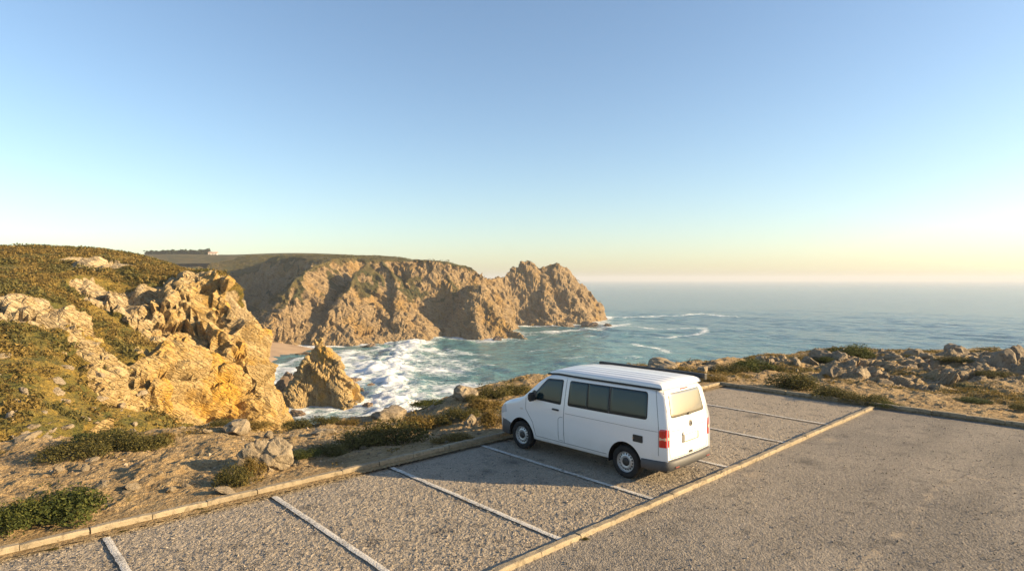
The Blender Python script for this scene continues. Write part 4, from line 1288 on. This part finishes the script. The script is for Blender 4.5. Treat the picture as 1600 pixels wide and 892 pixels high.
# the big pale boulder by the kerb
bme = rock_mesh(77, 5, 13, 0.74, 0.10, (1.0, 0.78)); bme.materials.append(STONE)
bo = put_rock(415, 733, 76, 'large pale boulder with a rounded top just behind the kerb', mats=[bme], sink=0.22, rot=0.4, tall=1.25, cat='boulder', name='boulder')
for px, py, w, lb in ((208, 764, 26, 'small pale angular stone lying alone on the bare soil'), (197, 770, 14, 'fist-sized stone beside the small pale angular stone'),
                      (440, 745, 12, 'pebble-like stone right of the large boulder'), (30, 668, 34, 'white stone block at the foot of the left hillside'), (42, 684, 40, 'flat white slab below the white stone block on the hillside foot'),
                      (370, 672, 62, 'low flat pale slab at the cliff edge left of the van'), (505, 676, 40, 'pale flat slab among the dark shrubs left of the van'), (607, 653, 66, 'ochre outcrop rock on the skyline of the near edge'),
                      (735, 663, 36, 'flat pale slab in the dry scrub before the van'), (675, 640, 26, 'pale stone beside the ochre outcrop rock'), (730, 618, 46, 'grey rounded rock on the near edge left of the van'), (567, 700, 16, 'light stone in the dark shrubs before the kerb'), (518, 708, 14, 'small light stone at the tip of the dark shrubs')):
    put_rock(px, py, w, lb, tall=0.75)
# skyline rocks to the right
for px, py, w, tl, lb in ((1283, 562, 40, 1.2, 'tall grey boulder standing left of the round bush'), (1308, 562, 30, 1.0, 'smaller grey boulder between the tall boulder and round bush'), (1495, 556, 42, 1.1, 'brown mossy peaked rock on the skyline'),
                          (1563, 568, 46, 1.45, 'big rounded grey boulder, left of the skyline pair'), (1590, 566, 40, 1.4, 'big rounded grey boulder at the right edge of the picture'), (1540, 556, 26, 0.8, 'low dark rock left of the big skyline pair'),
                          (1425, 558, 36, 0.8, 'blocky brown rock on the skyline in the middle of the outcrop'), (1445, 558, 22, 0.8, 'small blocky rock beside the blocky brown skyline rock'), (1098, 582, 30, 0.8, 'grey rock at the left end of the far bushes'),
                          (1040, 575, 60, 0.5, 'sunlit tan rock showing over the van roof'), (1115, 578, 24, 0.8, 'tan rock behind the left end of the far bushes')):
    put_rock(px, py, w, lb, mats=RV2 if tl > 0.9 else RV, tall=tl)
def rock_label(x, y, s):
    px = 800 + 948 * x / y
    size = 'Large angular' if s > 0.28 else 'Mid-sized angular' if s > 0.16 else 'Small angular'
    where = 'near the round green skyline bush' if px < 1370 else 'in the middle of the outcrop' if px < 1470 else 'below the peaked mossy rock' if px < 1545 else 'below the big boulder pair'
    row = 'on its far side' if y > 30 else 'by the sandy path' if y < 25.5 else 'half-way up'
    return f'{size.lower()} rock {where}, {row}'
def stone_label(px, py, s):
    size = 'fist-sized' if s < 0.08 else 'head-sized' if s < 0.13 else 'larger'
    where = 'around the green juniper bush' if px < 160 else 'left of the large boulder' if px < 370 else 'around the large boulder' if px < 480 else 'by the dark shrub mound' if px < 690 else 'in the scrub before the van'
    row = 'close behind the kerb' if py > 735 else 'out towards the cliff edge' if py < 690 else 'midway to the cliff edge'
    return f'{size} loose stone {where}, {row}'
for i in range(120):
    while True:
        cx, cy, a, b = random.choice(OUTCROP[:8])
        x = cx + random.gauss(0, 0.55) * a; y = cy + random.gauss(0, 0.55) * b
        s_, t_ = lot_st(x, y)
        if max(s_ - 12.9, t_ - 1.0) > 1.0 and y < 36: break
    g = drop(x, y); s = 0.08 + 0.40 * random.random() ** 2.6
    o = link('rock', random.choice(RV if random.random() < .7 else RV2), loc=(x, y, g - 0.02 * s), label=rock_label(x, y, s), cat='rock', group='rocks of the outcrop')
    o.scale = (s * 1.2, s * random.uniform(0.7, 1.2), s * random.uniform(0.7, 1.5))
    o.rotation_euler = (random.uniform(-.5, .5), random.uniform(-.5, .5), random.uniform(0, 6.28))
for i in range(64):
    while True:
        px = random.uniform(-20, 780); py = random.uniform(655, 800)
        p = at_z(px, py, -0.3); s_, t_ = lot_st(p[0], p[1])
        if 0.5 < t_ and p[1] < edge_d(p[0], p[1]) + 1: break
    g = drop(p[0], p[1]); s = 0.05 + 0.16 * random.random() ** 3
    o = link('stone', random.choice(RV), loc=(p[0], p[1], g + 0.15 * s), label=stone_label(px, py, s), cat='stone', group='loose stones behind the kerb')
    o.scale = (s * 1.2, s, s * random.uniform(0.6, 1.0)); o.rotation_euler = (random.uniform(-.4, .4), random.uniform(-.4, .4), random.uniform(0, 6.28))
# stones lying on the hillside
hv = coords(hill_me); hn = normals(hill_me)
def hill_at(px, py):
    o_ = Vector((0, 0, CAM_H)); d_ = (Vector(at(px, py, 50)) - o_).normalized()
    ok, p, n, i = CLIFF.ray_cast(o_, d_)
    return p if ok else None
for i in range(60):
    hpx, hpy = random.uniform(-10, 260), random.uniform(520, 690)
    p = hill_at(hpx, hpy)
    if p is None: continue
    s = 0.12 + 0.45 * random.random() ** 3
    o = link('stone', random.choice(RV), loc=p, label=('Larger' if s > 0.22 else 'Small').lower() + ' pale stone strewn on the ' + ('upper' if hpy < 580 else 'lower' if hpy > 640 else 'middle') + ' hillside, ' + ('near the left edge' if hpx < 80 else 'close to the crags' if hpx > 180 else 'in its broad grassy part'), cat='stone', group='stones strewn on the hillside')
    o.scale = (s * 1.3, s, s * 0.8); o.rotation_euler = (random.uniform(-.4, .4), random.uniform(-.4, .4), random.uniform(0, 6.28))
# rubble too fine to count
def rub_place(rs, n):
    px = rs.uniform(-60, 1660, n); py = 436 + 948 * 4.2 / (13 + 24 * rs.rand(n))
    d = 948 * 4.2 / (py - 436); x = (px - 800) / 948 * d
    s, t = lot_st(x, d); e = np.maximum(t - 0.4, s - 12.4)
    ok = (e > 0) & (d < edge_d(x, d) + 2)
    cl = fbm(np.stack([x * .5, d * .5, 0 * x], 1), 3, off=70)
    ok &= cl > -0.25 + 0.5 * rs.rand(n)
    x, d = x[ok], d[ok]
    z = np.array([drop(a, b) for a, b in zip(x, d)])
    return np.stack([x, d, z], 1)
rt = NT('rubble_stone'); rri = rt.n('ShaderNodeNewGeometry').outputs['Random Per Island']
link('rubble', chips_fit('rubble', 11000, rub_place, 0.034, 9), rt.out(rt.ramp(rri, [(0, (0.13, 0.09, 0.052)), (0.6, (0.25, 0.185, 0.115)), (1, (0.36, 0.28, 0.19))]), 0.95), kind='stuff', label='small stony rubble over the heath soil')

# ------------------------------------------------------------------ sea stack and rocks in the surf
def build_stack():
    hw = 15.0; n = 190
    xs = np.linspace(-hw, hw, n); X, Y = np.meshgrid(xs, xs)
    k = 948.0 / STACK_C[1]
    prof_x = 1.12 * np.array([-54, -47, -40, -26, -14, -6, 0, 8, 20, 28, 40, 50, 58]) / k
    prof_z = np.array([-3, 14, 34, 60, 84, 99, 101, 92, 79, 60, 40, 20, -3]) / k
    top = np.interp(X, prof_x, prof_z)
    dy = np.abs(Y) / np.interp(top, [0, 17], [11.5, 4.2])
    Z = SEA - 2 + (top + 2) * np.clip(1.12 - dy ** 1.5 * 0.85, -0.4, 1)
    P = P3(X + STACK_C[0] - 0.4, Y + STACK_C[1] + 4, Z)
    me = np_mesh('sea_stack', P, grid_faces(n, n, mask=(Z > SEA - 5)))
    N = normals(me)
    d = rock_disp(P, 6.0, 1.6, 4.0, crack=0.2, tilt=1.5, aniso=(1, 1.4, 0.6), block=True) + rock_disp(P, 2.8, 0.45, 2.0, crack=0.7, aniso=(1, 1.5, 0.5), block=True) + rock_disp(P, 1.0, 0.12, 6.0, crack=0.8, block=True)
    set_coords(me, P + N * d[:, None])
    attr(me, 'veg', np.full(len(P), -0.6))
    return me
link('sea_stack', build_stack(), hill_mat, label='pointed golden rock stack standing in the surf', cat='sea stack')
SR = [rock_mesh(40 + k, 4, 10, 0.8, 0.14, (1.0, 0.8)) for k in range(4)]
for m_ in SR: m_.materials.append(WETROCK)
for px, py, w, tl, lb in ((545, 603, 40, 0.8, 'low dark rock in the surf just right of the stack'), (578, 606, 20, 0.9, 'dark rock in the foam, left of the breaking wave'), (597, 600, 18, 1.2, 'upright dark rock at the breaking wave'), (558, 613, 22, 0.7, 'ochre rock close to the right foot of the stack'),
                          (574, 639, 27, 1.0, 'brown rounded rock in the foam below the stack'), (597, 625, 26, 0.25, 'flat rock awash near the breaking wave'), (445, 610, 40, 1.6, 'dark shaded rock between the cliff and the stack'), (428, 625, 44, 1.8, 'broad shaded rock at the foot of the cliff'), (462, 648, 34, 0.5, 'low rock in the white water at the near shore'),
                          (575, 543, 22, 0.7, 'dark rock awash under the far headland'), (648, 531, 16, 0.7, 'small dark rock at the foot of the far headland'), (800, 527, 34, 0.7, 'dark rock at the tip of the headland spur'), (776, 532, 24, 0.6, 'low black rock at the spur foot'),
                          (885, 511, 30, 0.7, 'dark rock in the surf below the great rock'), (922, 510, 34, 0.5, 'flat dark rock off the right foot of the great rock'), (950, 510, 20, 0.5, 'outermost dark rock in the surf'), (470, 556, 26, 0.5, 'low rock in the cove by the beach')):
    p = at_z(px, py, SEA); s = w / 948 * p[1] / 2
    o = link('sea_rock', random.choice(SR), loc=(p[0], p[1] + s * .5, SEA + 0.15 * s * tl), label=lb, cat='rock')
    o.scale = (s * 1.1, s * random.uniform(.8, 1.1), s * tl); o.rotation_euler = (random.uniform(-.2, .2), random.uniform(-.2, .2), random.uniform(0, 6.28))

# ------------------------------------------------------------------ shrubs
def leaf_mesh(name, n, seed, lobes, leaf, flat=0.55, upright=0.35):
    """leaves spread over and through a few uneven lobes, unit radius, base at z = 0"""
    rs = np.random.RandomState(seed)
    cs = np.stack([rs.uniform(-0.62, 0.62, lobes), rs.uniform(-0.55, 0.55, lobes), rs.uniform(0.0, 0.30, lobes)], 1)
    rr = rs.uniform(0.28, 0.52, lobes)
    k = rs.randint(0, lobes, n)
    dirs = rs.normal(size=(n, 3)); dirs[:, 2] = np.abs(dirs[:, 2]) * 1.0 - 0.15
    dirs /= np.linalg.norm(dirs, axis=1)[:, None]
    rad = rr[k] * (0.55 + 0.5 * rs.rand(n) ** 0.55)
    rad *= 1 + 0.55 * perlin(dirs * 3.1 + k[:, None] * 5.0 + seed)
    C = cs[k] + dirs * rad[:, None]
    C[:, 2] = np.maximum(C[:, 2] * flat / 0.5, 0.01)
    nv = dirs + 0.8 * rs.normal(size=(n, 3)); nv[:, 2] += upright
    nv /= np.linalg.norm(nv, axis=1)[:, None]
    t1 = np.cross(nv, rs.normal(size=(n, 3))); t1 /= np.linalg.norm(t1, axis=1)[:, None]
    t2 = np.cross(nv, t1)
    L = leaf * (0.6 + 0.8 * rs.rand(n))[:, None]
    V = np.stack([C - t1 * L, C + t2 * L * 0.45 + nv * L * .12, C + t1 * L, C - t2 * L * 0.45 + nv * L * .12], 1)
    return np_mesh(name, V.reshape(-1, 3), np.arange(4 * n).reshape(n, 4))
def foliage(name, stops, trans=0.25):
    t = NT(name)
    ri_ = t.n('ShaderNodeNewGeometry').outputs['Random Per Island']
    n_ = t.noise(1.8, 3, .6)
    f = t.math('ADD', t.math('MULTIPLY', ri_, 0.6), t.math('MULTIPLY', n_, 0.5))
    c = t.ramp(f, stops)
    m = t.out(c, 0.75, Specular_IOR_Level=0.2)
    tr = t.n('ShaderNodeBsdfTranslucent'); t.l(c, tr.inputs['Color'])
    mx = t.n('ShaderNodeMixShader'); mx.inputs[0].default_value = trans
    t.l(t.b.outputs[0], mx.inputs[1]); t.l(tr.outputs[0], mx.inputs[2])
    t.l(mx.outputs[0], t.t.nodes['Material Output'].inputs['Surface'])
    return m
F_GREEN = foliage('juniper_green', [(0.1, (0.018, 0.026, 0.008)), (0.5, (0.058, 0.072, 0.016)), (0.95, (0.130, 0.130, 0.030))])
F_OLIVE = foliage('olive_scrub', [(0.1, (0.028, 0.028, 0.010)), (0.5, (0.088, 0.080, 0.023)), (0.95, (0.185, 0.148, 0.042))])
F_BROWN = foliage('dry_scrub', [(0.1, (0.055, 0.038, 0.012)), (0.5, (0.165, 0.112, 0.028)), (0.95, (0.285, 0.20, 0.060))])
WOOD = plain('shrub_wood', (0.07, 0.05, 0.035), 0.9)
def variants(mat, seeds, n, leaf, lobes, flat=0.55):
    r = []
    for s_ in seeds:
        m_ = leaf_mesh('foliage', n, s_, lobes, leaf, flat); m_.materials.append(mat); r.append(m_)
    return r
V_G = variants(F_GREEN, (1, 2, 3), 4600, 0.044, 14); V_O = variants(F_OLIVE, (4, 5, 6), 4400, 0.042, 15); V_B = variants(F_BROWN, (7, 8, 9), 4000, 0.042, 14)
sv = []; sf = []
rs_ = np.random.RandomState(5)
for k in range(14):
    a = rs_.uniform(0, 6.28); l = rs_.uniform(.3, .75); b = len(sv)
    tip = (l * math.cos(a), l * math.sin(a), rs_.uniform(.2, .4))
    for j, (f_, w_) in enumerate(((0, .03), (1, .006))):
        for q in range(3):
            sv.append((tip[0] * f_ + w_ * math.cos(q * 2.1), tip[1] * f_ + w_ * math.sin(q * 2.1), tip[2] * f_ + 0.0 + w_ * 0.3 * q))
    for q in range(3): sf.append((b + q, b + (q + 1) % 3, b + 3 + (q + 1) % 3, b + 3 + q))
stem_me = pydata('stems', sv, sf); stem_me.materials.append(WOOD)
def shrub(px, py, wpx, hpx, vs, label, group=None, depth=0.8, on=None, name='shrub'):
    if on is None:
        d = 948 * CAM_H / (py - 436)
        for _ in range(6):
            g = drop((px - 800) / 948 * d, d); d = 0.5 * d + 0.5 * 948 * (CAM_H - g) / (py - 436)
        d = min(d, 46); x = (px - 800) / 948 * d; z = drop(x, d); y = d
    else:
        x, y, z = on; d = y
    sx = wpx / 948 * d / 2; sz = hpx / 948 * d
    o = link(name, None, loc=(x, y + sx * depth * 0.35, z - 0.04 * sz), label=label, cat='shrub', group=group)
    o.scale = (sx * 1.02, sx * depth, sz * 1.0)
    o.rotation_euler = (0, 0, 0)
    f = link('foliage', random.choice(vs), parent=o); f.rotation_euler = (0, 0, random.choice((0, math.pi)) + random.uniform(-.3, .3))
    link('stems', stem_me, parent=o)
    return o
random.seed(9)
shrub(66, 818, 165, 62, V_G, 'bright green juniper bush behind the kerb at the left edge')
shrub(10, 832, 110, 60, V_G, 'green juniper bush cut by the left edge of the picture')
shrub(360, 757, 66, 34, V_O, 'olive bush at the left foot of the large boulder')
shrub(395, 745, 40, 40, V_B, 'yellowish dry tuft against the front of the large boulder')
for px, py, w, h, vs, lb in (
 (110, 716, 110, 34, V_O, 'dark olive bush at the left end of the hedge-like band below the hillside'), (165, 702, 100, 36, V_O, 'dark bush in the middle of the band below the hillside'), (215, 703, 84, 40, V_O, 'taller dark bush at the right end of the band below the hillside'), (150, 690, 90, 24, V_G, 'green bush behind the dark band below the hillside'),
 (248, 690, 46, 22, V_B, 'brown dry bush just right of the dark band below the hillside'), (395, 668, 60, 16, V_B, 'dry brown bush at the foot of the golden cliff'), (345, 665, 46, 14, V_O, 'low olive bush by the pale slab at the cliff foot'),
 (465, 664, 50, 18, V_O, 'dark bush on the edge above the white water'), (505, 660, 50, 16, V_O, 'olive bush on the edge below the stack'), (545, 660, 40, 12, V_B, 'thin dry bush on the edge right of the stack'),
 (560, 700, 90, 34, V_O, 'dark shaded shrub at the left of the mound before the kerb'), (615, 692, 110, 44, V_O, 'large dark shrub in the centre of the mound before the kerb'), (655, 672, 70, 36, V_B, 'orange-brown shrub on top of the mound'), (515, 712, 80, 20, V_O, 'low shaded shrub at the tip of the mound'), (470, 714, 60, 12, V_G, 'low green mat beside the large boulder'),
 (670, 632, 66, 14, V_G, 'flat green cushion on the near skyline before the breakers'), (720, 655, 60, 24, V_O, 'dark olive shrub in the scrub before the van'), (690, 664, 50, 20, V_O, 'low olive shrub right of the mound'), (770, 622, 66, 24, V_O, 'olive shrub on the skyline ahead of the van'), (805, 616, 50, 26, V_O, 'round dark shrub on the skyline by the windscreen'),
 (770, 668, 46, 36, V_B, 'tall reddish dry shrub beside the front of the van'), (760, 640, 60, 22, V_B, 'dry brown shrub between skyline and van'), (738, 628, 40, 14, V_O, 'small olive shrub by the grey rounded rock'), (700, 690, 80, 14, V_B, 'low dry shrub behind the kerb near the van'),
 (1180, 580, 80, 24, V_G, 'broad dark green bush on the far edge behind the van'), (1140, 582, 60, 16, V_O, 'olive bush left of the broad dark green bush'), (1215, 580, 40, 12, V_O, 'low bush right of the broad dark green bush'), (1337, 560, 78, 28, V_G, 'rounded dark green bush on the skyline'), (1295, 566, 40, 12, V_G, 'low green bush by the tall grey boulder'),
 (1250, 610, 90, 34, V_O, 'broad dry olive bush behind the far kerb'), (1305, 622, 80, 22, V_O, 'low olive bush right of the broad one behind the far kerb'), (1355, 630, 80, 18, V_O, 'spreading low bush along the far kerb'), (1385, 636, 60, 9, V_G, 'flat green mat at the end of the far kerb bushes'),
 (1293, 590, 16, 9, V_B, 'little dry tuft on the sandy path'), (1120, 596, 46, 12, V_B, 'dry bush at the corner of the far kerb'), (1085, 590, 40, 14, V_B, 'dry grass tuft behind the van roof'), (1500, 570, 60, 12, V_O, 'mossy low scrub under the peaked rock'), (1560, 590, 60, 10, V_O, 'low scrub among the outcrop rocks on the right'),
 (1460, 600, 40, 8, V_O, 'scrub patch in the middle of the outcrop'), (1598, 640, 40, 10, V_O, 'dark low bush at the right edge by the sandy path'), (1530, 628, 70, 7, V_G, 'green mat in front of the outcrop'), (1420, 560, 30, 8, V_O, 'little scrub on the skyline of the outcrop')):
    shrub(px, py, w, h, vs, lb)
# weeds in the kerb joints
for px, py, w, h in ((302, 800, 44, 10), (182, 830, 26, 9), (73, 858, 40, 9), (345, 788, 10, 6), (1290, 668, 12, 5), (915, 842, 16, 5)):
    p = at_z(px, py, 0.0); shrub(px, py, w, h, V_O, {302: 'dark weed tuft growing along the lit kerb', 182: 'small weed at a kerb joint, second from the left edge', 73: 'weed at the foot of the kerb near the left edge', 345: 'tiny weed at a kerb joint near the second bay line', 1290: 'tiny weed on the low kerb near the far end', 915: 'tiny weed at the foot of the low kerb'}[px], on=(p[0], p[1], -0.01), depth=0.35, name='weed')

# scrub covering the hillside, beyond counting
def scrub(name, V_, N_, w, n, size, seed, mat, faces=34, fs=0.26):
    rs = np.random.RandomState(seed)
    idx = rs.choice(len(V_), n, p=w / w.sum())
    c = V_[idx]; r = size * (0.35 + rs.rand(n) ** 2 * 1.5)
    dirs = rs.normal(size=(n, faces, 3)); dirs[..., 2] = np.abs(dirs[..., 2]) * 0.8
    dirs /= np.linalg.norm(dirs, axis=2)[..., None]
    C = c[:, None] + dirs * r[:, None, None] * np.array([1, 1, 0.7]) * (0.7 + .4 * rs.rand(n, faces, 1))
    nv = dirs + 0.7 * rs.normal(size=dirs.shape); nv /= np.linalg.norm(nv, axis=2)[..., None]
    t1 = np.cross(nv, rs.normal(size=dirs.shape)); t1 /= np.linalg.norm(t1, axis=2)[..., None]
    t2 = np.cross(nv, t1); L = (r * fs)[:, None, None]
    Q = np.stack([C - t1 * L, C + t2 * L * .9, C + t1 * L], 2).reshape(-1, 3)
    me = np_mesh(name, Q, np.arange(len(Q)).reshape(-1, 3))
    return me
hv = coords(hill_me); hn = normals(hill_me)
pxh = 800 + 948 * hv[:, 0] / hv[:, 1]; pyh = 436 + 948 * (CAM_H - hv[:, 2]) / hv[:, 1]
wv = (1 - hill_rk) ** 2 * (hn[:, 2] > 0.55) * (pxh > -60) * (pxh < 450) * (pyh < 760) * np.clip(0.3 + fbm(hv * 0.25, 3, off=80), 0.02, 2)
link('scrub', scrub('scrub', hv, hn, wv, 7500, 0.38, 1, None, 30), F_BROWN, kind='stuff', label='dry brown scrub over the golden hillside')
wv2 = (1 - hill_rk) ** 2 * (hn[:, 2] > 0.5) * (pxh > -60) * (pxh < 450) * (pyh < 740) * np.clip(0.1 + fbm(hv * 0.16, 3, off=90), 0.0, 2)
link('undergrowth', scrub('undergrowth', hv, hn, wv2, 3600, 0.46, 2, None, 30), F_OLIVE, kind='stuff', label='olive undergrowth over the golden hillside')
HEAD = bpy.data.objects['headland']; dv = coords(HEAD.data); dn = normals(HEAD.data)
wd = (dn[:, 2] > 0.72) * (dv[:, 2] > -18) * 1.0
link('vegetation', scrub('vegetation', dv, dn, wd, 7000, 1.0, 3, None, 16), F_OLIVE, kind='stuff', label='low vegetation on the far headland')
# dry grass on the near ground
gv = coords(GROUND.data); gn = normals(GROUND.data)
vga = np.zeros(len(gv), np.float32); GROUND.data.attributes['veg'].data.foreach_get('value', vga)
dd_ = np.hypot(gv[:, 0], gv[:, 1])
s_, t_ = lot_st(gv[:, 0], gv[:, 1]); e_ = np.maximum(t_ - 0.45, s_ - 12.45)
wg = np.clip(vga - 0.25, 0, 1) * (e_ > 0) * (gv[:, 1] < edge_d(gv[:, 0], gv[:, 1]) + 3) * (gv[:, 1] > 4) * dd_ ** 2
link('grass', scrub('grass', gv, gn, wg, 15000, 0.085, 4, None, 12), F_BROWN, kind='stuff', label='dry grass and heather over the heath')

# ------------------------------------------------------------------ far skyline: house and wood
def bh(x, y):
    i = int(np.clip(np.searchsorted(bh_y, y), 0, len(bh_y) - 1)); j = int(np.clip(np.searchsorted(bh_x, x), 0, len(bh_x) - 1)); return float(bh_z[i, j])
HD = 700.0
hx_ = (333 - 800) / 948 * HD; hz_ = max(bh(hx_, HD), 0)
hs = link('house', None, loc=(hx_, HD, hz_ - 0.8), rz=0.25, label='small white house with a reddish roof on the skyline', cat='house')
link('wall', bevel_box('wall', -6.5, 6.5, -4, 4, 0, 4.2, 0.03), plain('white_render', (0.72, 0.66, 0.58), 0.8), hs)
hs.scale = (0.72, 0.72, 0.72)
rf = link('roof', pydata('roof', [(-7, -4.6, 4.0), (7, -4.6, 4.0), (7, 4.6, 4.0), (-7, 4.6, 4.0), (-7, 0, 6.6), (7, 0, 6.6)], [(0, 1, 5, 4), (2, 3, 4, 5), (0, 4, 3), (1, 2, 5), (3, 2, 1, 0)]), plain('clay_roof', (0.42, 0.29, 0.21), 0.85), hs)
link('chimney', bevel_box('chimney', 3, 4, 0.5, 1.5, 5, 7.6, 0.02), plain('chimney_render', (0.6, 0.54, 0.47), 0.8), rf)
for k, x in enumerate((-4.2, 0.2, 4.0)):
    w_ = link('window', bevel_box('window', x - .6, x + .6, -4.06, -3.98, 1.4, 2.9, 0.01), plain('house_window', (0.03, 0.035, 0.04), 0.1) if k == 0 else bpy.data.materials['house_window'], hs)
rs = np.random.RandomState(12); pts = []
for px in np.arange(229, 327, 0.55):
    d = 720 + rs.uniform(-12, 12); x = (px - 800) / 948 * d
    z0 = bh(x, d); h = rs.uniform(5.0, 7.2)
    for k in range(10): pts.append((x + rs.normal() * 0.9, d + rs.normal() * 1.2, z0 + h * rs.uniform(0.1, 1.0)))
pts = np.array(pts, np.float32)
link('treeline', scrub('treeline', pts, None, np.ones(len(pts)), 2400, 1.1, 8, None, 16, 0.6), foliage('far_pine', [(0.1, (0.016, 0.022, 0.010)), (0.9, (0.055, 0.066, 0.026))]), kind='stuff', label='dark wood along the skyline')

# ------------------------------------------------------------------ sea air
hz_me = bevel_box('haze', -17000, 17000, -3200, 17000, SEA - 40, 48, 0)
ht = bpy.data.materials.new('sea_haze'); ht.use_nodes = True
nt_ = ht.node_tree; nt_.nodes.remove(nt_.nodes['Principled BSDF'])
pv = nt_.nodes.new('ShaderNodeVolumePrincipled')
pv.inputs['Color'].default_value = (0.72, 0.76, 0.82, 1); pv.inputs['Density'].default_value = 0.00021; pv.inputs['Anisotropy'].default_value = 0.1
nt_.links.new(pv.outputs[0], nt_.nodes['Material Output'].inputs['Volume'])
link('haze', hz_me, ht, kind='stuff', label='thin golden sea haze over the coast')
